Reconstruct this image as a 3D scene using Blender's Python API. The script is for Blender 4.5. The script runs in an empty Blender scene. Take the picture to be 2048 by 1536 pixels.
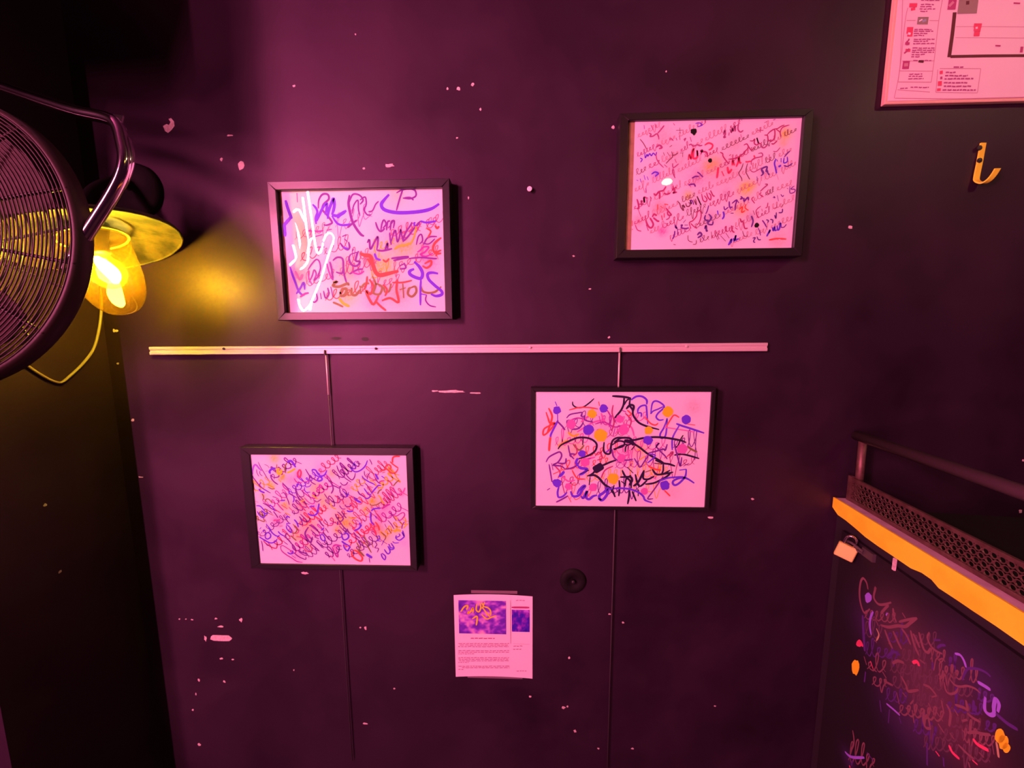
import bpy, bmesh, math, random
import numpy as np
from mathutils import Vector

# ------------------------------------------------------------------ camera, world, exposure
SC = bpy.context.scene
COL = SC.collection
F = 760.0                                  # focal length in pixels of the 2048 px wide frame (ultra wide phone lens)
PITCH, YAW, ROLL = (math.radians(a) for a in (6.985, -1.93, -0.293))
CAM = np.array([0.0, -0.98, 1.55])
cp, sp, cy, sy, cr, sr = (math.cos(PITCH), math.sin(PITCH), math.cos(YAW), math.sin(YAW), math.cos(ROLL), math.sin(ROLL))


def ray(px, py):
    x = (px - 1024) / F
    z = -(py - 768) / F
    x, z = cr * x - sr * z, sr * x + cr * z
    Y = cp + z * sp
    Z = -sp + z * cp
    return np.array([x * cy + Y * sy, -x * sy + Y * cy, Z])


def onY(px, py, Y=0.0):
    d = ray(px, py)
    return CAM + d * ((Y - CAM[1]) / d[1])


def onX(px, py, X):
    d = ray(px, py)
    return CAM + d * ((X - CAM[0]) / d[0])


def atd(px, py, d):
    return CAM + ray(px, py) * d


cam_d = bpy.data.cameras.new('camera')
cam_d.sensor_width = 36.0
cam_d.lens = 36.0 * F / 2048.0
cam_d.clip_start = 0.02
cam = bpy.data.objects.new('camera', cam_d)
COL.objects.link(cam)
from mathutils import Matrix
_r = ray(1024 + F, 768) - ray(1024, 768)
_u = ray(1024, 768 - F) - ray(1024, 768)
_f = ray(1024, 768)
cam.matrix_world = Matrix(((_r[0], _u[0], -_f[0], CAM[0]), (_r[1], _u[1], -_f[1], CAM[1]), (_r[2], _u[2], -_f[2], CAM[2]), (0, 0, 0, 1)))
SC.camera = cam

world = bpy.data.worlds.new('dim_room')
world.use_nodes = True
world.node_tree.nodes['Background'].inputs[0].default_value = (0.9, 0.12, 0.45, 1)
world.node_tree.nodes['Background'].inputs[1].default_value = 0.02
SC.world = world
SC.view_settings.view_transform = 'Standard'
SC.view_settings.look = 'None'
SC.view_settings.gamma = 1.0
SC.view_settings.use_curve_mapping = False
SC.view_settings.exposure = 0.0
SC.cycles.use_light_tree = False
SC.cycles.max_bounces = 4
SC.cycles.diffuse_bounces = 2
SC.cycles.glossy_bounces = 3
SC.cycles.transparent_max_bounces = 12

NEON_COL = (1.0, 0.175, 0.39)
NEON_STRENGTH = 900.0
LAMP_COL = (1.0, 0.86, 0.14)
LAMP_STRENGTH = 880.0
PENDANT_COL = (1.0, 0.42, 0.05)
PENDANT_STRENGTH = 300.0
ROSE_COL = (1.0, 0.62, 0.34)
ROSE_STRENGTH = 900.0

RNG = random.Random(7)


# ------------------------------------------------------------------ materials
def mat(name, color, rough=0.6, metal=0.0, spec=0.5, emit=None, strength=0.0, noise=None, bump=None):
    m = bpy.data.materials.new(name)
    m.use_nodes = True
    nt = m.node_tree
    b = nt.nodes['Principled BSDF']
    b.inputs['Base Color'].default_value = (*color, 1)
    b.inputs['Roughness'].default_value = rough
    b.inputs['Metallic'].default_value = metal
    b.inputs['Specular IOR Level'].default_value = spec
    if emit:
        b.inputs['Emission Color'].default_value = (*emit, 1)
        b.inputs['Emission Strength'].default_value = strength
    if noise or bump:
        tc = nt.nodes.new('ShaderNodeTexCoord')
    if noise:                                  # (scale, amount, second colour)
        n = nt.nodes.new('ShaderNodeTexNoise')
        n.inputs['Scale'].default_value = noise[0]
        n.inputs['Detail'].default_value = 6
        nt.links.new(tc.outputs['Object'], n.inputs['Vector'])
        r = nt.nodes.new('ShaderNodeValToRGB')
        r.color_ramp.elements[0].position = 0.5 - noise[1]
        r.color_ramp.elements[1].position = 0.5 + noise[1]
        r.color_ramp.elements[0].color = (*color, 1)
        r.color_ramp.elements[1].color = (*noise[2], 1)
        nt.links.new(n.outputs['Fac'], r.inputs['Fac'])
        nt.links.new(r.outputs['Color'], b.inputs['Base Color'])
    if bump:                                   # (scale, strength, distance)
        n = nt.nodes.new('ShaderNodeTexNoise')
        n.inputs['Scale'].default_value = bump[0]
        n.inputs['Detail'].default_value = 5
        nt.links.new(tc.outputs['Object'], n.inputs['Vector'])
        bp = nt.nodes.new('ShaderNodeBump')
        bp.inputs['Strength'].default_value = bump[1]
        bp.inputs['Distance'].default_value = bump[2]
        nt.links.new(n.outputs['Fac'], bp.inputs['Height'])
        nt.links.new(bp.outputs['Normal'], b.inputs['Normal'])
    return m


def wall_mat():
    m = mat('black_wall_paint', (0.040, 0.030, 0.042), 0.40, 0, 0.42, bump=(7.0, 0.25, 0.01))
    nt = m.node_tree
    b = nt.nodes['Principled BSDF']
    tc = nt.nodes.new('ShaderNodeTexCoord')
    n1 = nt.nodes.new('ShaderNodeTexNoise')
    n1.inputs['Scale'].default_value = 3.2
    n1.inputs['Detail'].default_value = 8
    n1.inputs['Roughness'].default_value = 0.62
    nt.links.new(tc.outputs['Object'], n1.inputs['Vector'])
    r1 = nt.nodes.new('ShaderNodeValToRGB')
    r1.color_ramp.elements[0].position = 0.34
    r1.color_ramp.elements[1].position = 0.70
    r1.color_ramp.elements[0].color = (0.012, 0.0055, 0.012, 1)
    r1.color_ramp.elements[1].color = (0.026, 0.0135, 0.024, 1)
    nt.links.new(n1.outputs['Fac'], r1.inputs['Fac'])
    nt.links.new(r1.outputs['Color'], b.inputs['Base Color'])
    r2 = nt.nodes.new('ShaderNodeMapRange')
    r2.inputs['From Min'].default_value = 0.3
    r2.inputs['From Max'].default_value = 0.7
    r2.inputs['To Min'].default_value = 0.44
    r2.inputs['To Max'].default_value = 0.60
    nt.links.new(n1.outputs['Fac'], r2.inputs['Value'])
    nt.links.new(r2.outputs['Result'], b.inputs['Roughness'])
    b.inputs['Specular Tint'].default_value = (1.0, 0.64, 0.92, 1)
    return m


def glass_mat(name, tint=(1, 1, 1), rough=0.0, ior=1.5, veil=None, veil_amt=0.0):
    m = bpy.data.materials.new(name)
    m.use_nodes = True
    nt = m.node_tree
    nt.nodes.clear()
    out = nt.nodes.new('ShaderNodeOutputMaterial')
    tr = nt.nodes.new('ShaderNodeBsdfTransparent')
    tr.inputs[0].default_value = (*tint, 1)
    gl = nt.nodes.new('ShaderNodeBsdfGlossy')
    gl.inputs['Roughness'].default_value = rough
    fr = nt.nodes.new('ShaderNodeFresnel')
    # same pane from either side: undo the node's own inversion on back faces
    geo_n = nt.nodes.new('ShaderNodeNewGeometry')
    mr0 = nt.nodes.new('ShaderNodeMapRange')
    mr0.inputs['To Min'].default_value = ior
    mr0.inputs['To Max'].default_value = 1.0 / ior
    nt.links.new(geo_n.outputs['Backfacing'], mr0.inputs['Value'])
    nt.links.new(mr0.outputs['Result'], fr.inputs['IOR'])
    mx = nt.nodes.new('ShaderNodeMixShader')
    nt.links.new(fr.outputs[0], mx.inputs[0])
    last = tr
    if veil:
        df = nt.nodes.new('ShaderNodeBsdfDiffuse')
        df.inputs[0].default_value = (*veil, 1)
        tl = nt.nodes.new('ShaderNodeBsdfTranslucent')
        tl.inputs[0].default_value = (*veil, 1)
        a = nt.nodes.new('ShaderNodeMixShader')
        a.inputs[0].default_value = 0.6
        nt.links.new(df.outputs[0], a.inputs[1])
        nt.links.new(tl.outputs[0], a.inputs[2])
        c = nt.nodes.new('ShaderNodeMixShader')
        tc = nt.nodes.new('ShaderNodeTexCoord')
        nz = nt.nodes.new('ShaderNodeTexNoise')
        nz.inputs['Scale'].default_value = 22
        nz.inputs['Detail'].default_value = 4
        nt.links.new(tc.outputs['Object'], nz.inputs['Vector'])
        mr = nt.nodes.new('ShaderNodeMapRange')
        mr.inputs['From Min'].default_value = 0.35
        mr.inputs['From Max'].default_value = 0.65
        mr.inputs['To Min'].default_value = veil_amt * 0.6
        mr.inputs['To Max'].default_value = veil_amt * 1.4
        nt.links.new(nz.outputs['Fac'], mr.inputs['Value'])
        nt.links.new(mr.outputs['Result'], c.inputs[0])
        nt.links.new(tr.outputs[0], c.inputs[1])
        nt.links.new(a.outputs[0], c.inputs[2])
        last = c
    nt.links.new(last.outputs[0], mx.inputs[1])
    nt.links.new(gl.outputs[0], mx.inputs[2])
    nt.links.new(mx.outputs[0], out.inputs[0])
    return m


def pigment_mat(name, rough=0.75, spec=0.25):
    m = mat(name, (0.8, 0.8, 0.8), rough, 0, spec)
    nt = m.node_tree
    a = nt.nodes.new('ShaderNodeAttribute')
    a.attribute_name = 'pigment'
    nt.links.new(a.outputs['Color'], nt.nodes['Principled BSDF'].inputs['Base Color'])
    return m


M = {}
M['wall'] = wall_mat()
M['floor'] = mat('dark_floor', (0.03, 0.025, 0.025), 0.5, noise=(9, 0.2, (0.06, 0.05, 0.05)))
M['plaster'] = mat('bare_plaster', (0.72, 0.66, 0.60), 0.85, noise=(160, 0.2, (0.5, 0.42, 0.36)))
M['frame'] = mat('black_frame_paint', (0.012, 0.010, 0.012), 0.36, 0, 0.5, bump=(60, 0.08, 0.002))
M['backing'] = mat('tan_backing_board', (0.36, 0.27, 0.12), 0.8, noise=(60, 0.2, (0.26, 0.19, 0.09)))
M['paper'] = pigment_mat('painted_paper')
M['glass'] = glass_mat('picture_glass')
M['alu'] = mat('anodised_aluminium', (0.66, 0.60, 0.54), 0.45, 0.25)
M['rod'] = mat('steel_rod', (0.09, 0.08, 0.08), 0.5, 0.4)
M['chrome'] = mat('chrome', (0.80, 0.78, 0.78), 0.10, 1.0)
M['fan_metal'] = mat('fan_wire', (0.016, 0.009, 0.007), 0.55, 0.0, 0.35)
M['fan_blade'] = mat('fan_blade', (0.045, 0.018, 0.016), 0.55, 0.0, 0.3)
M['black_metal'] = mat('black_metal', (0.02, 0.018, 0.02), 0.45, 0.3)
M['matte_black'] = mat('matte_black', (0.006, 0.005, 0.005), 0.75, 0.0, 0.2)
M['shade_out'] = mat('shade_enamel', (0.10, 0.085, 0.07), 0.4, 0.4)
M['shade_in'] = mat('shade_worn_lining', (0.065, 0.042, 0.020), 0.6, 0.0, noise=(26, 0.10, (0.014, 0.009, 0.004)), bump=(60, 0.4, 0.003))
M['jar'] = glass_mat('dusty_yellow_glass', (0.92, 0.76, 0.16), 0.03, 1.45, (0.80, 0.34, 0.03), 0.030)
M['bulb_glass'] = glass_mat('bulb_glass', (1.0, 0.95, 0.8), 0.02, 1.4, (1.0, 0.8, 0.3), 0.01)
M['filament'] = mat('lit_filament', (1, 0.7, 0.2), 0.5, emit=LAMP_COL, strength=LAMP_STRENGTH)
M['neon'] = mat('lit_neon_tube', (1, 0.5, 0.7), 0.4, emit=NEON_COL, strength=NEON_STRENGTH)
M['pendant_glow'] = mat('lit_pendant_bulb', (1, 0.7, 0.3), 0.4, emit=PENDANT_COL, strength=PENDANT_STRENGTH)
M['rose_fill'] = mat('rose_fill_bulb', (1, 0.7, 0.6), 0.4, emit=ROSE_COL, strength=ROSE_STRENGTH)
M['brass'] = mat('brass', (0.90, 0.85, 0.20), 0.38, 0.25)
M['white_cable'] = mat('pale_cable', (0.24, 0.19, 0.12), 0.6)
M['sheet'] = pigment_mat('printed_sheet', 0.6, 0.3)
M['board_white'] = mat('white_board', (0.78, 0.72, 0.72), 0.55)
M['board_edge'] = mat('tan_board_edge', (0.70, 0.55, 0.36), 0.6)
M['tape'] = mat('clear_tape', (0.20, 0.14, 0.16), 0.25)
M['orange'] = mat('orange_edge_paint', (1.0, 0.98, 0.03), 0.6, noise=(14, 0.10, (1.0, 0.84, 0.02)))
M['hook'] = mat('yellow_hook_paint', (0.85, 0.98, 0.05), 0.45)
M['cab'] = mat('black_cabinet_paint', (0.020, 0.016, 0.020), 0.55)
M['ledge'] = mat('pale_ledge', (0.62, 0.50, 0.52), 0.6, noise=(40, 0.2, (0.45, 0.36, 0.38)))
M['mesh'] = mat('rusty_perforated_metal', (0.16, 0.10, 0.075), 0.5, 0.5, noise=(70, 0.2, (0.09, 0.045, 0.035)))
M['handrail'] = mat('dull_handrail', (0.10, 0.07, 0.08), 0.35, 0.4)
M['panel'] = pigment_mat('blackboard_panel', 0.65, 0.3)
INK = {
    'P': (0.13, 0.045, 0.80), 'V': (0.17, 0.035, 0.36), 'R': (0.70, 0.10, 0.07), 'O': (0.80, 0.62, 0.04),
    'Y': (0.85, 0.75, 0.02), 'G': (0.22, 0.20, 0.07), 'M': (0.38, 0.05, 0.42), 'K': (0.020, 0.010, 0.05),
    'D': (0.40, 0.10, 0.26), 'N': (0.62, 0.16, 0.50), 'B': (0.008, 0.005, 0.006), 'W': (0.9, 0.9, 0.9),
    'A': (0.22, 0.10, 0.15), 'U': (0.14, 0.05, 0.32), 'L': (0.30, 0.16, 0.75), 'T': (0.45, 0.35, 0.18), 'E': (0.30, 0.42, 0.50),
    'C': (0.70, 0.07, 0.16), 'Q': (0.10, 0.02, 0.03), 'F': (0.28, 0.26, 0.20), 'Z': (0.55, 0.30, 0.36), 'I': (0.42, 0.06, 0.20), 'J': (0.20, 0.085, 0.105), 'H': (0.12, 0.055, 0.085), 'X': (0.085, 0.03, 0.20),
}
for k, c in INK.items():
    M['ink_' + k] = mat('ink_' + {'P': 'violet', 'V': 'plum', 'R': 'red', 'O': 'amber', 'Y': 'yellow', 'G': 'olive', 'M': 'magenta', 'K': 'black', 'D': 'rose', 'N': 'pink', 'B': 'soot', 'W': 'white', 'A': 'mauve', 'U': 'purple', 'L': 'lavender', 'T': 'tan', 'E': 'blue_grey', 'C': 'crimson', 'Q': 'near_black', 'F': 'grey', 'Z': 'pale_rose', 'I': 'dark_rose', 'J': 'dusty_rose_chalk', 'H': 'dusty_mauve_chalk', 'X': 'dusty_violet_chalk'}[k], c, 0.6, 0, 0.3)


# ------------------------------------------------------------------ object helpers
def origin(o):
    p = np.zeros(3)
    while o is not None:
        p = p + np.array(o.location)
        o = o.parent
    return p


def mk(name, verts, faces, m, parent=None, base=None, smooth=False, mats=None, fmat=None):
    """one mesh object from WORLD vertices; its origin is `base` (or its parent's)"""
    v = np.asarray(verts, float)
    po = origin(parent) if parent is not None else np.zeros(3)
    b = np.asarray(base, float) if base is not None else po
    me = bpy.data.meshes.new(name)
    me.from_pydata((v - b).tolist(), [], faces)
    for x in (mats or [m]):
        me.materials.append(M[x] if isinstance(x, str) else x)
    if fmat is not None:
        me.polygons.foreach_set('material_index', fmat)
    if smooth:
        me.polygons.foreach_set('use_smooth', [True] * len(me.polygons))
    me.update()
    o = bpy.data.objects.new(name, me)
    o.location = (b - po).tolist()
    COL.objects.link(o)
    if parent is not None:
        o.parent = parent
    return o


def thing(name, loc, label, cat, group=None):
    o = bpy.data.objects.new(name, None)
    o.empty_display_size = 0.05
    o.location = [float(c) for c in loc]
    COL.objects.link(o)
    tag(o, label, cat, group)
    return o


def tag(o, label=None, cat=None, group=None, kind=None):
    if label:
        o['label'] = label
    if cat:
        o['category'] = cat
    if group:
        o['group'] = group
    if kind:
        o['kind'] = kind
    return o


def join(*parts):
    V, Fc = [], []
    for v, f in parts:
        n = len(V)
        V.extend([list(map(float, p)) for p in v])
        Fc.extend([[i + n for i in q] for q in f])
    return V, Fc


def box(a, b):
    x0, y0, z0 = np.minimum(a, b)
    x1, y1, z1 = np.maximum(a, b)
    v = [(x0, y0, z0), (x1, y0, z0), (x1, y1, z0), (x0, y1, z0), (x0, y0, z1), (x1, y0, z1), (x1, y1, z1), (x0, y1, z1)]
    return v, [[0, 3, 2, 1], [4, 5, 6, 7], [0, 1, 5, 4], [1, 2, 6, 5], [2, 3, 7, 6], [3, 0, 4, 7]]


def cham_box(a, b, c=0.002):
    """box with its edges chamfered"""
    a0 = np.minimum(a, b)
    b0 = np.maximum(a, b)
    bm = bmesh.new()
    v, f = box(a0, b0)
    vs = [bm.verts.new(p) for p in v]
    for q in f:
        bm.faces.new([vs[i] for i in q])
    bmesh.ops.bevel(bm, geom=bm.edges[:], offset=c, segments=1, affect='EDGES', profile=0.5)
    bm.verts.index_update()
    out = [tuple(x.co) for x in bm.verts], [[x.index for x in q.verts] for q in bm.faces]
    bm.free()
    return out


def smooth_path(pts, k=6, closed=False):
    P = [np.asarray(p, float) for p in pts]
    n = len(P)
    if n < 3 or k < 2:
        return P
    out = []
    rng = range(n) if closed else range(n - 1)
    for i in rng:
        p0 = P[(i - 1) % n] if (closed or i > 0) else P[0]
        p1 = P[i]
        p2 = P[(i + 1) % n]
        p3 = P[(i + 2) % n] if (closed or i + 2 < n) else P[-1]
        for j in range(k):
            t = j / k
            out.append(0.5 * ((2 * p1) + (-p0 + p2) * t + (2 * p0 - 5 * p1 + 4 * p2 - p3) * t * t + (-p0 + 3 * p1 - 3 * p2 + p3) * t ** 3))
    if not closed:
        out.append(P[-1])
    return out


def tube(pts, r, n=10, closed=False, caps=True):
    P = [np.asarray(p, float) for p in pts]
    N = len(P)
    rr = r if hasattr(r, '__len__') else [r] * N
    V, Fc = [], []
    up = None
    for i in range(N):
        a = P[(i - 1) % N] if (closed or i > 0) else P[i]
        b = P[(i + 1) % N] if (closed or i < N - 1) else P[i]
        t = b - a
        t = t / (np.linalg.norm(t) + 1e-12)
        if up is None:
            up = np.array([0, 0, 1.0]) if abs(t[2]) < 0.9 else np.array([1.0, 0, 0])
        s = np.cross(t, up)
        s /= np.linalg.norm(s) + 1e-12
        up = np.cross(s, t)
        for k in range(n):
            q = 2 * math.pi * k / n
            V.append(P[i] + rr[i] * (math.cos(q) * s + math.sin(q) * up))
    for i in range(N if closed else N - 1):
        j = (i + 1) % N
        for k in range(n):
            l = (k + 1) % n
            Fc.append([i * n + k, i * n + l, j * n + l, j * n + k])
    if caps and not closed:
        Fc.append(list(range(n))[::-1])
        Fc.append([(N - 1) * n + k for k in range(n)])
    return V, Fc


def basis(a):
    a = np.asarray(a, float)
    a = a / np.linalg.norm(a)
    h = np.array([0, 0, 1.0]) if abs(a[2]) < 0.95 else np.array([1.0, 0, 0])
    s = np.cross(a, h)
    s /= np.linalg.norm(s)
    return a, s, np.cross(a, s)


def lathe(prof, c, axis, n=40):
    """profile [(distance along axis, radius)] turned about the axis through c"""
    a, s, w = basis(axis)
    c = np.asarray(c, float)
    V, Fc = [], []
    m = len(prof)
    for d, r in prof:
        for k in range(n):
            q = 2 * math.pi * k / n
            V.append(c + a * d + max(r, 1e-5) * (math.cos(q) * s + math.sin(q) * w))
    for i in range(m - 1):
        for k in range(n):
            l = (k + 1) % n
            Fc.append([i * n + k, i * n + l, (i + 1) * n + l, (i + 1) * n + k])
    return V, Fc


def ring(c, axis, R, r, n=64, m=6):
    a, s, w = basis(axis)
    c = np.asarray(c, float)
    pts = [c + R * (math.cos(2 * math.pi * k / n) * s + math.sin(2 * math.pi * k / n) * w) for k in range(n)]
    return tube(pts, r, m, closed=True)


def ribbon(pts, w, y, taper=0.6):
    """flat ink stroke in the plane Y=y; pts are (x, z)"""
    P = [np.asarray(p, float) for p in pts]
    N = len(P)
    V, Fc = [], []
    for i in range(N):
        t = P[min(i + 1, N - 1)] - P[max(i - 1, 0)]
        t = t / (np.linalg.norm(t) + 1e-12)
        nn = np.array([-t[1], t[0]])
        e = min(i, N - 1 - i) / max(1, N - 1) * 2
        h = 0.5 * w * (taper + (1 - taper) * min(1, e * 3.0))
        for s_ in (1, -1):
            q = P[i] + nn * h * s_
            V.append((q[0], y, q[1]))
    for i in range(N - 1):
        Fc.append([2 * i, 2 * i + 1, 2 * i + 3, 2 * i + 2])
    return V, Fc


def disc_poly(cx, cz, rx, rz, y, n=18, wob=0.12, rng=RNG):
    V = [(cx, y, cz)]
    for k in range(n):
        q = 2 * math.pi * k / n
        f = 1 + rng.uniform(-wob, wob)
        V.append((cx + rx * f * math.cos(q), y, cz + rz * f * math.sin(q)))
    return V, [[0, 1 + k, 1 + (k + 1) % n] for k in range(n)]


def parse(txt, ox, oy, s):
    """'K14 x,y x,y ...' lines in zoomed pixels -> (ink, width px, [(px, py)])"""
    out = []
    for ln in txt.strip().splitlines():
        for part in ln.split(';'):
            part = part.strip()
            if not part:
                continue
            tok = part.split()
            pts = [tuple(float(c) for c in t.split(',')) for t in tok[1:]]
            out.append((tok[0][0], float(tok[0][1:]) / s, [(ox + a / s, oy + b / s) for a, b in pts]))
    return out


def cursive(ink_pool, x0, y0, x1, y1, lam, amp, w, seed, gap=0.25, lean=0.35):
    """a line of looping longhand from (x0, y0) to (x1, y1) in picture pixels, broken into words"""
    r = random.Random(seed)
    L = math.hypot(x1 - x0, y1 - y0)
    ux, uy = (x1 - x0) / L, (y1 - y0) / L
    vx, vy = uy, -ux
    out = []
    t = 0.0
    while t < L - lam:
        n = r.randint(3, 7)
        ink = r.choice(ink_pool)
        pts = []
        off = r.uniform(-0.2, 0.2) * amp
        for k in range(n):
            h = amp * (r.uniform(0.5, 1.0) if r.random() < 0.75 else r.uniform(1.2, 1.7))
            lw = lam * r.uniform(0.7, 1.3)
            for q, (a, b) in enumerate(((0.0, 0.0), (0.45, 0.5), (0.55, 1.0), (0.2, 0.9), (0.25, 0.3), (0.6, -0.05 if r.random() < 0.85 else -0.9))):
                s = t + a * lw + lean * b * h
                e = b * h + off
                pts.append((x0 + ux * s + vx * e, y0 + uy * s + vy * e))
            t += lw
            if t > L:
                break
        out.append((ink, w * r.uniform(0.8, 1.25), pts))
        t += lam * gap * r.uniform(0.6, 2.2)
    return out

# ------------------------------------------------------------------ handwriting, traced stroke by stroke
ART1 = parse('''
P20 245,290 265,360 290,430 305,470 ; P22 305,445 240,520 195,580 215,640 ; M8 355,220 360,310
V13 560,370 565,290 600,235 650,235 660,280 610,330 600,380 640,430 680,480 690,510 640,530 610,525
P15 505,330 540,370 550,410 535,460 540,520 ; P12 560,420 550,480 ; P17 545,490 570,430 610,350 640,320 640,370 625,430
P19 650,470 660,390 690,310 705,275 715,330 705,390 690,430 ; P19 690,430 740,440 780,420 830,390 ; P21 740,460 770,430 820,400
P14 690,440 740,510 790,530 850,525 900,515
V17 860,240 850,320 865,410 890,500 930,570 970,620 1000,635 ; V11 850,330 880,250 910,230 960,245 990,290 960,330
V9 885,420 900,340 940,290 945,380 960,440 ; V10 960,290 1010,260 1020,330 1000,380 1030,430 1070,430 ; V12 930,480 880,520 840,555
V9 1040,400 1080,390 1110,330 1140,300
P22 1240,235 1190,290 1165,330 1180,370 1230,395 1320,410 1440,408 1560,395 1650,370 1720,325
V11 1370,190 1340,280 1310,390 ; V11 1310,220 1370,190 1440,180 1490,200 1495,250 1440,275 1370,270 ; V11 1380,270 1440,265 1475,290
V12 1110,500 1130,560 1160,590 1200,560 ; V11 1160,590 1170,520 1190,480 1210,520 1180,560 ; V11 1215,580 1225,500 1250,490 ; V10 1230,560 1290,480
V11 1250,580 1260,500 1290,490 1280,560 ; P13 1540,490 1600,505 1690,490 ; P12 1540,490 1500,540 1480,520 1490,500
V13 1030,700 1050,670 1060,760 1100,690 1130,640 1130,710 1120,770 ; V13 1120,770 1180,775 1270,755 ; V13 1200,770 1225,700 1225,760
V11 1245,600 1250,660 1260,720 ; V11 1260,690 1280,620 1300,580 1310,640 1320,690 1340,640 1350,570 1360,620 1370,680 ; V11 1370,680 1400,600 1440,540 1460,500
V12 1370,690 1420,640 1480,560 1540,490 ; O11 1500,540 1480,640 1440,720
V10 1500,720 1520,640 1550,620 1560,680 1530,710 ; V10 1570,720 1600,660 1640,640 1700,640 ; V9 1560,700 1620,710 1680,660
R13 1680,530 1700,560 1720,540 ; R15 1740,650 1680,700 1660,760 1690,800 1740,800 ; R11 1600,560 1640,590 1610,650
M11 1510,790 1540,770 1570,740 1620,740 1580,790 1540,810 1590,830 1660,800
V13 870,810 855,850 880,910 930,920 960,880 920,870 935,800 950,780
R26 960,800 1010,820 1060,830 1080,900 1110,980 1150,1010 1230,995 1330,970 ; R20 1030,850 1080,920
V13 670,880 690,960 700,1060 ; V13 700,870 740,840 790,850 800,920 790,990 730,980 ; V12 800,920 810,1010 830,1080 ; M10 640,890 660,970 690,1050
V13 770,700 800,740 840,765 860,740 850,690 ; P17 800,740 850,760 ; V11 790,640 830,620 ; V11 810,660 840,690 ; V12 870,810 930,790 ; V11 885,780 900,760
V13 1260,850 1330,840 1430,830 ; V11 1430,850 1540,840 1660,850 1700,850 ; V12 1280,870 1370,850 1430,840 ; V12 1340,920 1390,900 ; V11 1340,950 1400,940 1380,890
P15 1100,800 1120,850 1160,865 ; V10 460,960 500,900 540,860 570,880 580,950 550,1020 ; V10 470,1080 500,1020 520,960 540,1000 520,1060 560,1020 575,970
M9 465,960 470,1040 500,1100 ; P15 290,930 310,1000 340,1080 370,1160 410,1200 440,1180 ; P14 350,1190 390,1130 420,1080 430,1150 ; M13 385,1220 430,1190 470,1180
N16 340,970 380,1050 410,1000 ; G17 700,1080 740,1070 700,1110 760,1120 840,1090 850,1110 ; G17 770,1190 790,1150 830,1140 820,1190 780,1210 770,1170 ; G16 830,1140 850,1210
G16 880,1130 880,1190 920,1200 960,1150 ; G15 960,1110 970,1190 ; G14 970,1130 1010,1090 1050,1090
R17 1050,1050 1090,1120 1060,1190 1020,1160 1040,1220 1090,1290 1140,1200 ; G14 1080,1020 1110,1100 1090,1180 1150,1190 1170,1120 1110,1090 ; G13 1190,1110 1200,1170 1240,1160 1260,1090
R15 1320,1050 1310,1150 1330,1270 1250,1230 1170,1255 ; R11 1270,1080 1370,1080 1460,1060 ; G14 1370,1090 1380,1230 ; G12 1340,1150 1400,1130
G15 1450,1130 1490,1120 1500,1170 1460,1215 1420,1190 1430,1140 1450,1130 ; G14 1540,1100 1560,1160 1610,1180 1680,1170 1740,1120
P21 1480,880 1530,930 1560,990 1545,1040 1490,1030 1440,1000 1440,970 1480,950 ; P13 1545,1050 1540,1150 1540,1300 ; P12 1545,1190 1600,1200
P19 1710,995 1650,985 1610,1000 1620,1050 1680,1110 1740,1160 1745,1195 1690,1210 1640,1190 ; V9 1600,1200 1590,1250 1630,1300 1690,1315
V10 490,1240 520,1270 550,1240 540,1180 ; V10 580,1180 590,1240 ; V10 610,1160 630,1230 660,1190 650,1130 ; V10 680,1120 700,1220
G14 700,1270 750,1290 800,1315 ; O19 760,1230 800,1280 860,1310 ; R14 1110,1260 1160,1310 1210,1350 ; M11 440,580 560,590 610,580 ; M10 640,580 690,570
M12 530,640 600,620 ; M12 560,740 620,740 ; V11 860,1000 930,960 990,950 ; M10 880,980 950,1000 1000,970 ; R12 1180,860 1210,880 1240,850 ; O14 1290,760 1340,730 1400,720 1440,700
R12 1180,1100 1220,1150 1200,1210 ; R12 1030,1020 1020,1100 1000,1150 ; R11 1690,830 1700,790 1740,770 ; R13 1580,900 1640,870 1640,910 1600,940 1560,920
''', 520, 340, 4.8)
BLOBS1 = [('O', 1380, 740, 110, .7), ('O', 1180, 920, 130, .7), ('R', 1600, 760, 110, .35), ('O', 850, 960, 100, .55), ('O', 850, 1200, 90, .6), ('N', 380, 1020, 90, .6), ('R', 1050, 860, 60, .6), ('N', 1100, 1230, 110, .5), ('R', 1330, 1180, 110, .4), ('N', 1620, 900, 90, .5), ('N', 700, 900, 160, .3), ('O', 1320, 240, 80, .25), ('P', 920, 970, 70, .35), ('R', 500, 640, 140, .3), ('N', 1300, 620, 160, .3)]

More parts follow.
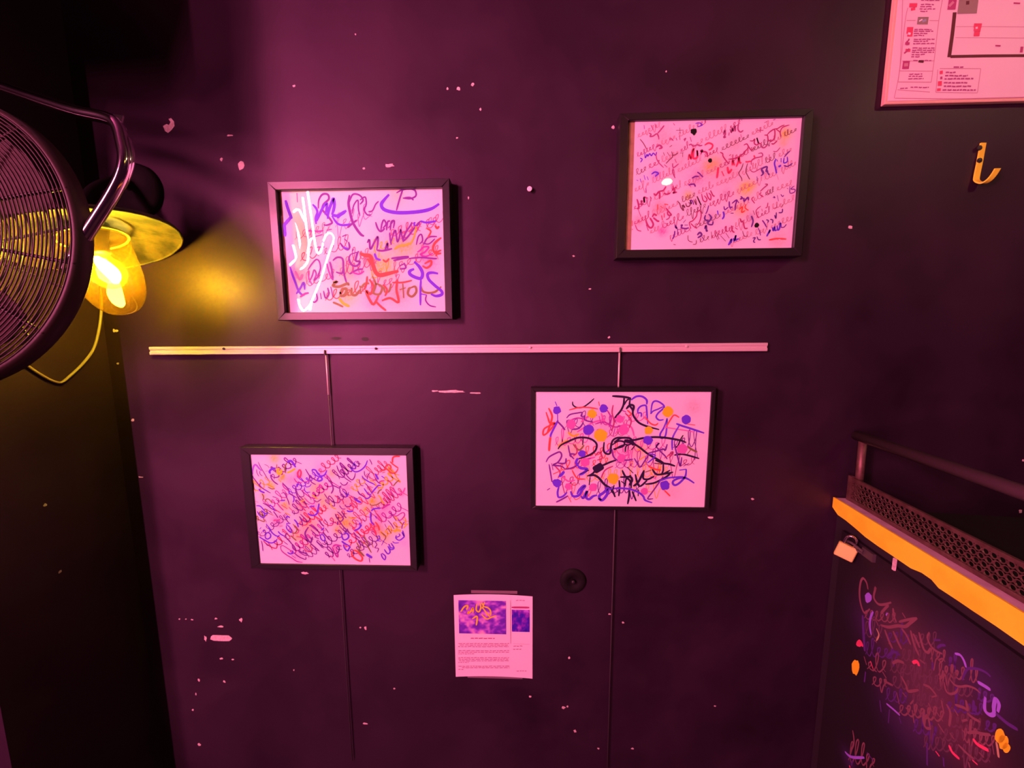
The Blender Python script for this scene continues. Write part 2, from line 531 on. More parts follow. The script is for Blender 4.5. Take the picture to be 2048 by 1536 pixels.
ART2 = parse('''
L34 50,560 70,440 110,330 160,320 230,400 300,470 ; V15 210,240 270,370 350,500 420,620 470,700 ; V22 50,590 130,700 230,830 330,920 430,980 530,1040
V14 170,430 180,520 230,610 ; V14 250,470 260,550 320,600 ; V10 370,310 440,330 500,400 ; V10 400,480 470,470 ; P40 530,540 500,490 560,420 650,400
V26 530,560 550,660 620,750 720,820 ; G18 690,300 680,380 650,410 ; P42 960,250 1030,210 1090,250 1170,380 ; G24 950,260 900,350 890,430 920,530 ; G14 840,330 880,390
Y44 750,400 700,470 740,550 800,510 790,430 ; Y34 950,520 1050,480 1160,410 ; C30 1270,430 1220,540 1270,640 1310,520 1280,430 ; M20 1130,660 1180,740 1260,780 1330,760
V22 1420,420 1490,540 1540,610 1640,680 1730,730 ; P30 1600,500 1600,440 1680,450 1730,530 1790,590 1850,600 1920,560 1970,450 ; P24 1620,490 1690,580 1760,620 ; P30 1700,480 1790,560
P34 1750,620 1830,640 1840,700 1760,730 1730,690 1760,640 ; V22 1520,590 1530,680 1590,770 1690,820 ; M18 1340,740 1440,750 1520,710 ; P60 1200,880 1220,800
V24 1170,870 1170,970 1200,1080 1240,1170 1290,1240 ; V16 1260,930 1330,980 1380,1060 1370,1120 1300,1130 1230,1070 1200,980 ; P18 1400,830 1440,880 1530,860 1570,800 ; P18 1400,880 1400,960 1450,1020 1550,1010
V26 830,770 880,830 940,890 990,960 1010,1040 1100,1100 1200,1160 ; M20 830,800 870,890 960,960 1010,1000 ; P40 1000,990 1010,1060 ; O26 730,680 800,760 ; O40 850,640 870,560
V18 280,760 250,830 300,890 ; O32 430,800 550,870 620,900 ; G20 460,880 560,930 640,920 ; P34 230,930 280,990 380,1030 ; P30 380,950 440,990 ; G24 310,1050 350,1130 340,1210
V10 100,1245 220,1275 ; G20 390,1270 410,1200 470,1190 520,1230 570,1300 ; P24 160,1360 260,1370 330,1440 380,1500 ; V22 330,1290 440,1350 560,1440 700,1500
V24 580,1130 680,1150 ; V24 700,1220 760,1280 ; P44 790,1230 900,1220 ; V20 900,1050 940,1150 980,1240 1010,1340 ; V14 800,1050 860,1030 920,1100 ; P24 1110,1110 1130,1200 1100,1280
V18 1180,1200 1210,1320 ; M18 1390,1150 1450,1220 1530,1290 1620,1310 1650,1260 1600,1130 ; O26 1590,1080 1650,1130 1730,1180 ; V18 1650,1220 1720,1260 1830,1190 ; M20 1700,940 1760,880 1790,960
V18 1900,1050 1980,1170 2040,1260 ; P30 1770,1300 1750,1420 1720,1536 ; P40 1520,1390 1650,1370 ; M22 700,1300 780,1400 860,1480 ; I22 600,1420 760,1536 ; I20 800,1340 960,1440 ; I22 1000,1400 1100,1500
I22 1250,1300 1330,1390 1430,1500 ; O20 860,1300 930,1380 ; I20 1340,1250 1420,1330 1520,1440 ; P20 500,1330 580,1400 640,1500 ; V20 430,1450 540,1536 ; O26 1300,1250 1400,1220 ; V18 1960,600 2000,680 2040,760
''', 500, 905, 12.8) + parse('''
V18 245,255 290,260 ; V22 260,290 310,400 380,510 450,610 520,680 580,695 630,620 650,520 ; V20 175,330 210,440 290,560 400,660 550,760 ; V32 90,510 130,490
P27 520,400 580,450 640,490 730,480 830,420 910,330 960,200 ; P17 670,210 610,280 580,370 590,410 640,400 660,340 640,290 610,290 ; V16 1010,170 1050,240 1075,310
R30 1790,100 1700,95 1620,120 1600,200 1610,260 ; R24 1540,230 1600,290 1680,350 1750,400 ; R26 1740,410 1700,490 1620,530 1540,510 1500,460 1430,400 1440,340 1500,310 1550,340 1560,400 1520,430
R24 1270,450 1340,460 1410,440 1420,390 ; R20 1340,520 1410,500 ; V16 880,470 890,570 950,640 ; V16 1030,500 970,600 950,690 ; P24 820,590 850,650 920,700 1000,750 1090,790 1160,830
V15 750,680 760,770 800,840 860,850 ; V18 890,780 960,850 1020,950 1060,1030 ; P36 1160,540 1200,620 1240,690 ; P30 1320,600 1400,660 ; I26 1090,720 1180,680 ; M22 1240,780 1310,730 1400,720
P26 1060,1050 1120,970 1180,900 1240,840 1310,850 ; P22 870,910 930,1000 1000,1080 1060,1060 ; V26 710,980 760,1060 830,1100 880,1140 ; P40 620,1160 700,1230 800,1280 ; P24 880,1150 960,1180 1060,1100
V22 0,740 60,830 150,870 240,910 260,870 300,850 ; V24 70,850 80,950 30,1050 ; V20 250,910 260,1010 330,1100 420,1150 ; P18 340,980 400,1060 440,1130 480,1010 ; V20 260,760 330,830 410,820 460,750
O50 1060,1280 1090,1180 ; G22 1020,1300 1060,1350 1200,1330 1330,1250 ; O26 1230,1090 1290,1150 1330,1240 1400,1310 ; G24 1220,1060 1260,980 1330,940 ; G22 1620,860 1690,770 1770,700
M18 1610,880 1660,980 1720,1060 1820,1060 ; M18 1530,930 1580,1030 1650,1120 ; M18 1450,1000 1520,1100 1580,1200 ; M18 1400,1080 1480,1200 1550,1290 ; I20 1480,700 1560,780 1600,860
N28 1790,1060 1880,1000 1920,900 ; M30 1330,1440 1450,1360 1540,1320 ; P30 1060,1500 1120,1440 1300,1420 ; V22 380,1330 420,1380 500,1380 560,1330 ; P30 430,1480 500,1510 600,1490
V18 240,1350 310,1440 400,1440 ; O20 0,1280 60,1400 160,1440 ; V18 30,1250 90,1280 ; V14 1730,1450 1800,1510 ; O32 870,1480 930,1400 ; I20 120,1100 200,1160 190,1300 ; I20 560,1280 640,1350 720,1460 ; I18 240,1180 330,1240 350,1320
I18 1380,1100 1400,1190 ; V18 1150,640 1230,760 1300,800 ; I20 1010,860 1100,900 ; V20 600,1130 660,1170 720,1180 ; I18 480,1120 540,1200 560,1290
''', 660, 905, 12.8) + parse('''
P24 190,30 240,120 330,190 380,150 360,90 ; P28 290,10 400,90 470,70 ; V20 510,20 570,90 ; V20 600,30 670,120 720,200 ; P30 420,350 440,400 ; V14 390,240 420,310
P26 450,400 510,480 560,570 640,640 720,670 760,640 ; V14 570,430 620,370 700,320 ; P20 250,490 290,440 ; P34 330,540 380,520 ; P18 300,600 310,550
P26 400,650 420,590 480,580 530,630 520,700 450,740 400,710 390,650 ; P26 230,680 330,740 430,800 540,840 640,810 700,740 ; V16 290,780 320,900 335,1050 ; V14 400,850 460,910 490,880
P24 720,540 780,610 890,670 ; P22 930,360 980,400 1040,470 1060,570 1000,540 940,460 930,390 ; P24 920,200 970,160 1020,200 ; P30 930,340 1040,340
P28 1130,240 1200,320 1240,440 ; V20 1220,330 1330,380 1340,330 1280,180 ; V24 1260,160 1350,260 1440,310 ; V20 1290,100 1400,210 1490,290 1530,220 ; P30 1480,80 1560,130 1660,130 1730,70 1750,0
G22 1100,360 1180,450 1200,530 1140,590 1070,580 ; V22 960,580 920,620 920,690 990,770 1060,850 1130,930 1170,1000 ; V18 1080,880 1100,970 1180,1000 ; V18 1010,770 1100,900 ; G24 1050,650 1120,720 1190,780
M16 790,1000 790,930 850,910 950,970 1080,1060 ; M20 790,1000 840,1070 960,1160 1080,1230 1200,1310 1350,1340 ; V22 880,820 970,880 ; P26 960,1080 1040,1120 1100,1090 1090,1030
V18 1070,1160 1180,1230 ; V20 1130,1090 1250,1190 1420,1260 1430,1200 ; V26 1230,1020 1330,1080 1470,1110 ; V18 1240,1060 1390,1150 1470,1160
V30 1500,430 1420,560 1420,650 1480,750 1550,830 1580,760 1600,680 ; V24 1550,850 1640,930 1770,1040 ; I18 1340,780 1350,860 1410,890 1500,860 ; I18 1190,680 1330,700 1350,780
I20 1370,970 1460,1050 1560,1060 1590,980 1530,900 ; V30 1650,680 1770,740 ; V20 1700,800 1790,890 1860,970 ; V22 1510,380 1620,430 1750,520 ; P24 1800,650 1850,620 1910,690 1920,760 1870,780 1810,720 1800,650
V16 1850,850 1930,880 1960,830 ; V24 1780,250 1820,340 1900,420 ; V22 1900,220 1990,340 ; P34 1820,520 1900,450 ; V24 1860,560 1960,670 2040,740 ; V22 1930,460 2010,580 ; V18 1560,500 1680,620 1760,640
I20 600,270 700,250 780,240 ; N26 620,240 760,260 ; I18 760,420 840,400 ; M22 820,560 880,540 ; V18 850,120 920,230 1000,330 ; I18 1700,200 1780,300 ; I20 700,20 800,70 ; O22 900,60 1040,140
''', 500, 1020, 12.8) + parse('''
V22 130,90 180,200 270,290 340,210 260,100 190,40 ; V22 300,30 370,150 420,200 ; V36 200,290 190,380 ; V20 260,300 330,410 430,520 520,590 ; V16 240,400 340,510 440,600 ; V26 440,470 470,560 560,620
P30 310,600 310,690 360,760 450,730 480,660 430,590 350,590 ; P36 300,790 370,850 440,890 ; P28 340,880 380,980 450,1040 490,980 510,940 430,870 ; V22 600,560 670,650 770,720 ; P40 760,320 780,400 ; V20 740,290 660,250
P30 620,530 740,470 810,370 ; C26 1020,330 1050,420 1000,490 930,530 870,570 ; M30 160,300 0,350 ; R30 130,510 200,530 ; O24 470,170 560,210 680,190 ; O24 370,380 340,290 ; O26 560,280 610,360
P28 1050,50 1040,170 1060,300 1130,380 ; N24 10,1150 130,1300 ; M28 80,930 150,890 300,920 ; M24 60,940 110,1080 190,1200 200,1120 150,1000
R32 570,1040 560,1140 620,1220 710,1280 800,1300 830,1230 800,1170 700,1060 600,1020 ; G30 710,1000 800,1100 880,1180 ; P50 930,1120 1000,1170 1080,1220 ; V20 1000,1220 1020,1340
P24 1310,1110 1330,1190 1400,1270 1420,1180 1330,1100 ; P24 1390,1000 1440,1080 1490,1120 1540,1060 1480,920 ; P24 1480,920 1560,1010 1640,970 1560,840 ; P22 1500,860 1560,960 1640,960 ; P18 1600,800 1660,840 1770,830
P24 1700,640 1690,720 1780,770 1880,700 1900,660 ; P20 1700,700 1790,650 1760,600 ; P24 1840,560 1900,670 1860,520 ; V16 1910,290 1850,390 1840,480
G18 1440,500 1480,470 1520,520 1570,600 ; G18 1300,560 1420,660 1410,760 ; G20 870,820 960,920 1060,1090 ; G20 860,640 930,780 1010,900 ; G18 780,760 870,870
P18 1210,680 1260,660 1270,740 1200,770 1320,800 ; P18 1400,740 1320,900 ; V16 960,780 1030,860 990,930 ; V16 1130,780 1200,880 1150,960 1240,980 1210,1080
M18 1500,170 1580,130 1700,150 1800,90 1880,60 1910,130 1850,220 1780,260 1730,200 ; V14 1540,60 1640,190 1700,280 ; V14 1480,260 1560,350 1640,480 ; V14 1400,350 1450,450 ; P30 1740,250 1790,270 ; V14 1620,330 1700,440
Y32 1640,560 1720,510 1810,530 ; Y32 1880,460 1990,340 ; C30 1080,430 1150,540 1180,640 ; R26 1160,300 1240,420 1260,520 ; I20 1180,80 1280,200 1340,300 ; N30 1230,180 1300,260 ; V18 650,680 760,820 780,960
G18 680,820 740,930 800,980 ; G16 1060,820 1110,960 ; O22 900,130 980,60 ; V18 820,200 900,300 ; P22 1140,130 1200,220 ; I20 700,140 830,130 ; R24 560,180 640,200
''', 660, 1020, 12.8)
BLOBS2 = [('Y', 620, 140, 130, .75), ('Y', 750, 480, 90, .7), ('O', 820, 640, 110, .8), ('Y', 560, 820, 100, .7), ('O', 330, 1100, 90, .5), ('Y', 1340, 1230, 100, .7), ('O', 1700, 900, 200, .55), ('R', 1300, 1400, 200, .5), ('O', 900, 1350, 160, .7), ('N', 1250, 560, 110, .6), ('P', 1830, 520, 150, .35), ('O', 1900, 1250, 260, .55), ('P', 1650, 1400, 140, .35), ('L', 1800, 320, 160, .18), ('N', 1100, 720, 200, .4), ('O', 2120, 520, 120, .55), ('O', 2450, 400, 80, .4), ('N', 2500, 900, 120, .5), ('O', 3150, 1250, 170, .8), ('O', 2950, 1450, 130, .6), ('N', 3880, 1060, 90, .6), ('N', 3500, 1400, 200, .5), ('R', 2450, 1300, 260, .4), ('O', 2300, 1700, 220, .6), ('O', 1500, 1850, 260, .65), ('O', 1250, 2150, 160, .7), ('N', 700, 1750, 160, .7), ('O', 2480, 1800, 180, .8), ('R', 3240, 1950, 190, .65), ('O', 3450, 2150, 220, .5), ('N', 2180, 2420, 110, .6), ('O', 2780, 2500, 120, .6), ('O', 2250, 1990, 140, .7), ('Y', 3750, 1990, 110, .6), ('N', 1250, 2650, 150, .4), ('L', 3950, 2300, 160, .2), ('O', 1500, 2400, 110, .5), ('N', 3300, 1600, 180, .5), ('P', 2800, 1850, 120, .35), ('N', 1500, 2000, 260, .25)]
BLOBS2 = [(c, x + (0), y, r, a) for c, x, y, r, a in BLOBS2]

ART3 = parse('''
D20 890,240 820,330 740,420 ; D16 590,230 640,340 ; D16 680,200 700,300 ; D20 540,410 590,440 570,490 640,480 720,430 760,490 770,560 ; A13 340,550 420,650 490,780 ; D26 700,740 780,690 840,740 770,770
D15 1010,560 1050,540 1100,590 ; D15 1160,520 1180,580 ; D15 1240,480 1250,570 ; D15 1330,570 1380,530 1350,600 ; D16 1480,500 1510,610 ; A15 1010,730 1070,690
D20 1450,690 1500,670 1560,710 1640,680 1700,700 1760,690 ; C24 1810,690 1900,640 1990,680 1970,760 1900,800 ; C28 1440,1030 1460,900 1500,1000 1520,850 1560,770 1550,900 1560,990 1640,960 1640,800 1650,940
I24 1720,900 1760,800 1720,830 1850,850 1880,960 ; P16 340,980 390,1010 350,1080 ; P17 450,860 460,980 500,900 520,940 560,880 600,930 640,870 700,920 720,840 ; D15 700,860 720,1000 780,1100 880,1200
A15 1060,830 1080,950 1000,1030 930,1110 ; A14 870,850 900,930 ; A14 960,850 1010,930 ; A15 1060,920 1130,910 1210,860 ; A14 1310,860 1310,960 ; A13 1250,870 1330,860
D17 890,1130 960,1190 ; D16 1130,1000 1170,1090 ; D16 1080,1100 1100,1200 1220,1110 ; D17 1090,1210 1090,1320 1140,1440 ; D15 1110,1240 1130,1380 ; V18 1640,1300 1700,1340 1770,1420
P14 260,1480 300,1500 ; P14 340,1450 370,1536 ; P14 430,1370 460,1480 ; P14 500,1400 530,1480 ; M14 430,230 440,320 ; P13 1600,200 1680,180 1760,230 1650,270 ; P20 600,1350 680,1300 760,1330 680,1400 ; V20 1520,1440 1600,1400 1680,1400
D14 1100,190 1130,240 ; A12 1160,350 1330,345 ; A12 1245,290 1250,420
''', 1250, 230, 11.378) + parse('''
D24 190,450 220,350 230,440 200,510 250,500 ; D20 310,470 320,400 ; D22 340,320 370,400 390,300 410,370 450,250 460,340 450,380 ; D20 540,180 520,280 530,350 580,390 640,350
I16 960,350 1100,350 ; I16 1020,280 1030,400 ; I17 650,690 720,660 760,720 820,800 870,770 880,730 ; I18 790,590 860,590 900,550 890,640 930,680 980,660 950,520 980,620 1030,660 1060,620
I19 1120,460 1190,470 1210,570 1290,590 1350,520 1360,400 1340,330 1240,390 1180,460 ; I15 1340,320 1420,310 1500,260 1580,230 ; I15 1690,230 1560,270 1500,330 1480,420 1500,500 ; I15 1390,330 1470,390 1490,480
D18 1030,680 1070,740 1130,740 1200,670 ; I18 1280,650 1330,660 1410,590 ; I18 300,1010 400,1000 520,960 620,900 680,830 760,750 ; I18 110,850 170,880 180,940 240,1030 310,1120 ; I16 320,930 360,900
C30 40,1440 60,1300 70,1190 ; C24 150,1280 200,1390 ; C32 280,1180 310,1320 380,1230 ; C28 390,1150 400,1030 440,1150 ; C28 480,1180 520,1080 540,960 560,1080 600,1090 ; C20 690,1060 730,1070 820,1050 ; C22 830,1030 900,980 880,920
D16 820,1140 830,1040 920,980 1010,960 1080,930 1060,870 980,880 ; A14 640,1100 600,1220 540,1330 600,1440 610,1510 ; A14 740,1100 700,1280 760,1420 790,1470 ; D13 790,1250 870,1300 980,1250 1060,1200
P22 1380,1000 1350,1100 1370,1200 1390,1300 1400,1330 ; P16 1400,1010 1420,1060 ; P18 1500,980 1500,1080 ; V17 1570,960 1640,880 1700,820 ; P18 1570,970 1560,1090 1640,1060 1640,950 ; V18 1560,1150 1650,1170 1760,1100
U24 1040,1390 1100,1320 1060,1230 1180,1180 1160,1280 1210,1280 ; U20 1040,1240 1080,1330 ; U20 1170,1200 1190,1300 1230,1370 ; P40 1440,1180 1500,1150 ; I14 1230,900 1240,1080 ; I12 1150,1000 1270,1010 ; D12 1320,830 1400,830 1480,740
A13 600,80 610,130 ; M14 1320,120 1370,100 ; D13 1120,180 1180,150 ; D12 580,440 600,520 ; U14 950,1400 960,1500
''', 1430, 230, 11.378) + parse('''
I24 270,380 300,480 310,590 270,590 ; I22 350,440 380,420 360,500 390,500 ; I24 430,330 440,460 430,340 500,360 ; I20 570,320 600,370 ; I24 650,250 700,290 770,210 790,300 780,380 ; I22 780,200 870,180 930,90 ; I22 880,240 950,270 1030,240
I24 1080,190 1100,130 1130,200 1090,240 1180,220 ; I18 1090,70 1100,140 1170,100 ; I14 300,620 360,780 ; I26 470,840 490,920 540,1010 600,1030 640,950 580,830 560,820 ; I18 480,960 530,1100 ; I24 620,790 660,720 720,760
I26 640,800 700,850 740,880 780,880 ; C22 830,750 850,860 ; C20 890,800 890,700 ; I22 930,580 980,650 1050,740 980,740 960,660 ; D16 1010,740 1000,810 930,850 ; D14 890,930 960,940 ; R20 740,500 740,620 ; R18 890,490 980,510 ; R16 800,540 870,590
A17 1190,430 1240,480 1270,570 1330,640 1300,520 1360,570 1320,500 ; A17 1380,470 1400,540 1460,540 1480,480 1440,460 ; V17 1470,400 1510,490 1490,410 1530,420 1560,510 ; A16 1560,390 1620,510 1600,370 ; A15 1630,320 1690,450 1720,500 1640,310
I17 1740,260 1770,400 1830,440 1860,380 1800,300 ; I17 1850,230 1880,330 1940,400 1950,300 1900,240 ; I18 1940,180 2000,300 2040,310 ; V20 1080,1290 1120,1200 1130,1100 ; V22 1130,960 1180,1050 1130,1000 ; V19 1190,1060 1200,1200
V22 1260,980 1300,970 1280,1030 1380,1050 1450,1030 ; V15 1350,970 1430,970 ; V13 1380,850 1320,920 ; I17 1500,1050 1460,920 1540,870 1620,770 1640,680 1700,640 1730,740 1690,900 1620,980 ; I15 1490,930 1560,1000 1640,1050 ; V13 1180,1070 1260,1070
U24 1830,740 1810,830 1900,880 1960,800 1900,720 ; U22 1930,860 1880,940 1980,960 2000,880 ; U28 1640,1200 1700,1140 1740,1200 1650,1260 ; U26 1810,1060 1840,980 1850,1100 1880,1090 ; V14 1740,1240 1800,1310
A11 1620,1310 1610,1400 1540,1410 ; V15 1900,520 1870,640 1830,720 ; R16 100,1060 170,1080 ; R15 120,870 140,990 ; I13 230,960 280,1080 370,1110 ; A11 1430,1200 1440,1320 1540,1360 ; A12 1960,1120 1970,1280 ; I14 1420,20 1500,110 ; V22 1440,60 1560,40 1600,100
M14 470,130 480,240 ; A16 1100,1410 1150,1420 ; G18 1420,280 1440,370
''', 1250, 365, 11.378) + parse('''
V22 320,430 330,560 400,560 ; V20 450,640 460,520 490,400 380,480 ; V20 490,390 540,470 ; V22 560,380 620,360 580,320 ; V22 650,350 660,430 740,340 760,410 ; V17 200,540 220,620 300,560 ; V17 320,560 360,620 ; P24 180,660 200,760 160,840 ; P24 50,640 70,740 ; U18 350,700 420,700
D17 1020,210 1100,130 1190,50 1130,40 ; I15 1050,230 1010,270 1100,330 ; V12 1310,340 1360,350 1330,310 ; V12 1410,290 1440,430 ; V12 1490,270 1530,320 1560,290 ; V13 1700,80 1700,240 1800,220 1810,160 1720,150 1800,80 ; V12 1630,130 1660,150
I13 1040,540 960,600 930,660 960,780 1000,810 ; I12 1060,600 1070,660 ; I13 1200,460 1180,560 1140,580 ; V19 1070,860 1120,930 1170,1020 ; U18 1160,850 1210,870 1190,920 ; U18 1250,840 1310,860 1300,930 ; U18 1390,680 1380,820 1350,740 ; U18 1440,690 1520,680 1530,600
P24 1170,1230 1200,1170 1250,1080 1220,1160 ; P22 1300,1020 1320,1100 1350,1010 1360,1090 1400,1080 ; P22 1410,980 1420,1080 1460,1050 1480,920 1500,1010 ; V14 1490,1020 1560,1020 1620,950
I20 230,1000 270,1130 ; I20 370,980 390,1100 440,1140 ; I18 450,1030 510,1070 ; I20 570,820 600,900 640,870 ; I20 640,900 670,1040 740,1040 ; A15 20,1120 90,1290 ; A15 120,1210 240,1340 ; A14 240,1150 320,1270 ; A13 0,1180 60,1310
P26 300,1430 330,1370 370,1290 360,1380 ; P24 410,1270 440,1330 470,1200 450,1300 540,1280 ; A11 620,1100 650,1200 690,1230 740,1210 ; U18 850,1270 910,1260 870,1340 910,1370 ; U16 950,1230 980,1300 1040,1300 ; V13 975,1030 1010,1120 1030,1210
R22 1220,1310 1400,1280 1620,1290 ; W13 1340,1320 1400,1310 ; W13 1440,1300 1480,1295 ; W11 1560,1320 1590,1315 ; W14 1660,430 1720,425 ; R18 540,620 620,560 600,680 680,640 ; R16 700,500 680,580 760,640 ; I15 880,330 830,380 900,480 ; A14 860,640 900,740 ; U22 820,760 860,880 820,1020
I12 1210,160 1180,240 1240,260 ; I12 1330,590 1420,560 ; A12 1540,500 1500,560
''', 1430, 365, 11.378)
BLOBS3 = [('Y', 3650, 430, 115, .85), ('O', 3600, 640, 100, .35), ('Y', 2748, 1670, 150, .9), ('Y', 2900, 1600, 80, .6), ('O', 1930, 1170, 170, .7), ('O', 2080, 1080, 120, .45), ('Y', 1440, 1830, 95, .7), ('P', 690, 1340, 95, .55), ('N', 850, 2630, 110, .85), ('R', 860, 480, 190, .22), ('R', 780, 2120, 150, .45), ('R', 2350, 1250, 330, .25), ('U', 2300, 1800, 100, .35), ('O', 2640, 2150, 150, .6), ('U', 1920, 2360, 140, .35), ('U', 2860, 2330, 110, .35), ('R', 1150, 1000, 300, .2), ('N', 1700, 1400, 350, .2), ('R', 320, 2400, 120, .35), ('R', 2500, 640, 140, .25), ('U', 1640, 1430, 130, .35), ('R', 3480, 2850, 170, .25), ('P', 2270, 2720, 200, .12), ('P', 3520, 1170, 80, .3), ('U', 3150, 1320, 110, .25)]

ART4 = parse('''
M10 420,420 520,380 620,400 ; N12 520,520 600,470 690,420 780,400 ; N12 760,330 800,420 880,470 ; M10 700,440 790,420 900,470 1000,440 ; N14 560,420 640,360 720,350 ; M9 740,360 760,440 ; M10 820,300 860,380 840,470 ; I10 880,250 870,330 890,420 870,500
N12 900,540 980,450 1060,470 1090,560 ; M10 880,560 900,480 ; N10 930,500 1030,490 ; I10 1000,330 1060,400 1040,480 ; R10 1020,300 1060,340 1030,360 ; M11 960,300 1010,320 ; O14 430,520 480,560 540,540 ; O14 330,660 380,630 430,600 ; G12 480,640 540,700 590,650
N12 560,830 630,790 700,770 ; M10 580,860 600,800 660,780 ; I10 500,640 520,720 480,760 ; N12 920,720 980,760 1040,740 ; I10 700,760 740,720 770,780 720,800 ; N12 950,760 1000,800 ; O14 1120,700 1180,690 ; O14 1140,800 1200,760 ; O12 1250,880 1330,900 1360,860
N12 370,960 430,1010 500,1000 ; R10 470,900 520,980 600,990 ; I10 760,980 800,900 880,860 ; R12 1230,860 1300,890 1360,900 ; G12 1200,920 1260,900 ; N12 1250,960 1310,990 ; I10 1440,780 1480,720 1420,760 ; R10 1390,780 1430,760 ; N10 420,1100 480,1080 ; I10 300,860 350,920 330,980 ; R10 280,940 370,900
K16 870,160 950,165 1010,172 1060,185 ; K14 990,160 985,240 960,300 920,350 895,380 ; K14 1050,190 1045,250 1075,300 1080,350 1130,420 1210,460 1340,495 ; K16 1010,290 1050,250 1085,260 1080,310 ; P14 1060,200 1110,165 1170,165 1215,200 1215,245 ; K10 990,250 1020,200 1060,190
P12 1125,330 1130,290 1160,260 1205,255 1215,300 1225,440 ; P10 1125,330 1160,330 1160,370 ; P12 1255,340 1270,240 1300,210 1350,225 1390,270 1330,330 1310,370 1340,400 1385,395 ; P12 1420,380 1390,470 1350,540 1360,580 1400,560 1415,480 1420,390 ; P10 1255,340 1280,310 1330,290 1380,265
R10 1410,470 1450,400 1490,350 1540,375 ; R10 1200,370 1250,430 1300,450 1330,430 ; N8 1390,470 1480,485 1580,500 1690,520 ; P14 1510,435 1560,455 1640,480 1790,530 ; P12 1540,455 1490,540 1470,600 1470,700 ; R9 1620,440 1700,450
K10 475,215 480,250 520,275 580,270 640,230 690,185 ; R9 440,300 540,275 640,275 730,290 ; R9 735,215 745,260 ; P10 300,215 320,260 ; P10 325,330 325,400 ; R12 210,320 230,380 250,430 300,430 240,510 185,550 190,490 260,450 310,430 ; R13 235,280 270,360 250,450 220,530 ; R16 255,560 245,640 240,710
P14 330,400 300,460 260,540 255,570 ; V12 320,410 370,460 400,500 ; V10 415,380 450,345 520,330 570,325 560,360 600,370 ; V12 420,400 430,460 480,490 540,480 580,430 ; V10 590,350 600,400 680,420
K14 330,690 360,650 440,610 520,578 600,575 670,595 715,640 705,700 660,740 590,770 520,790 ; K12 580,580 575,650 ; K14 790,620 785,700 810,735 850,730 860,650 880,600 930,575 1020,575 ; K15 890,620 960,580 1040,580 1080,600 1180,580 1300,570 1430,580 1560,605 1610,625
K14 1060,620 1140,670 1230,740 1320,790 1390,830 ; K10 1580,550 1550,600 1530,650 1500,680 ; V9 1710,540 1695,800 ; G14 1620,660 1660,690 1720,720 ; K13 1490,750 1560,740 1640,755 1740,785 ; G10 1620,740 1660,690 ; V11 1490,640 1530,790 1550,860 1565,770
V12 210,820 240,770 310,730 350,720 365,760 330,820 280,850 360,860 400,890 ; V10 240,840 260,960 270,1020 ; V8 265,830 280,900 ; V12 330,830 400,830 410,780 ; V12 400,890 460,880 520,850 550,800 ; P20 340,965 370,940 390,910 ; V10 430,650 450,740 490,790 ; V12 460,770 450,740 500,740
P18 530,860 510,820 530,780 ; P20 540,945 580,930 620,890 560,880 530,860 ; K14 620,960 680,930 730,860 780,850 850,820 910,800 ; K55 685,905 730,880 775,850 ; K16 640,960 690,950 740,980 790,1040 850,1080 880,1120 900,1170 ; K12 650,970 640,1050 ; K10 550,940 640,900
V10 870,690 880,760 920,800 960,830 ; K12 870,650 930,610 990,620 980,660 920,680 880,690 ; K10 890,700 950,660 1020,640 ; P14 850,690 810,720 ; V10 940,780 1010,800 1080,790 ; K10 1000,720 1010,660 1060,640 ; K10 1060,700 1100,650 ; K26 990,605 1060,620 1090,650
V10 1090,780 1120,830 1150,870 1200,800 1240,740 ; V12 1230,730 1310,710 1380,690 1400,700 1420,640 ; V10 1300,680 1340,630 1310,660 1350,710 1400,760 1420,790 ; P10 1240,740 1300,750 1270,790 1220,830 ; K14 1300,800 1380,830 1440,840 1500,860 ; K12 1380,830 1380,900 1370,940 1450,900 ; K10 1290,830 1370,840
K14 1270,890 1310,940 1370,940 1480,920 ; K14 970,900 1000,960 1050,1010 1060,1080 ; K14 950,970 1060,970 1060,1020 ; K12 1000,1060 1010,990 1060,950 ; K16 1080,1060 1130,1020 1190,900 ; K14 1100,940 1140,1060 1220,1000 ; K14 1040,1080 1040,1150 1025,1240 ; K12 1070,1110 1090,1160 1110,1210 ; K12 1130,1090 1130,1160
K12 940,1000 945,1080 935,1160 ; K14 1190,900 1180,980 1230,990 1290,960 ; K14 1200,1040 1280,1030 1350,1000 1420,960 1460,920 ; V10 1380,960 1320,1050 1270,1120 1225,1185 1280,1185 ; P12 1340,1010 1420,980 1500,970 1580,965 ; P15 1610,890 1600,960 1550,1020 1500,1050 1475,1030 1490,1000 1560,975 1620,985 1690,1030 ; P12 1540,900 1610,890 ; V8 1580,860 1640,830
P14 340,1060 325,1120 335,1170 380,1160 420,1120 ; P18 455,1110 480,1160 540,1150 570,1100 600,1060 580,1060 540,1100 520,1140 ; P18 560,1160 580,1180 600,1140 620,1110 610,1170 640,1190 680,1160 720,1150 ; P20 730,1180 770,1200 820,1140 830,1080 790,1120 740,1160 760,1200
P14 830,1090 940,1080 1050,1090 1130,1120 1180,1160 1200,1200 1270,1225 ; V12 310,1220 370,1190 430,1155 ; R8 430,1160 460,1220 ; V11 220,1100 250,1080 ; R10 1390,1100 1420,1130 1450,1160 ; K14 870,1120 890,1050 ; K16 1050,960 1070,1000 1040,1050 ; K10 1020,870 1080,930 ; K12 960,1010 1000,1040
''', 1050, 760, 4.995)
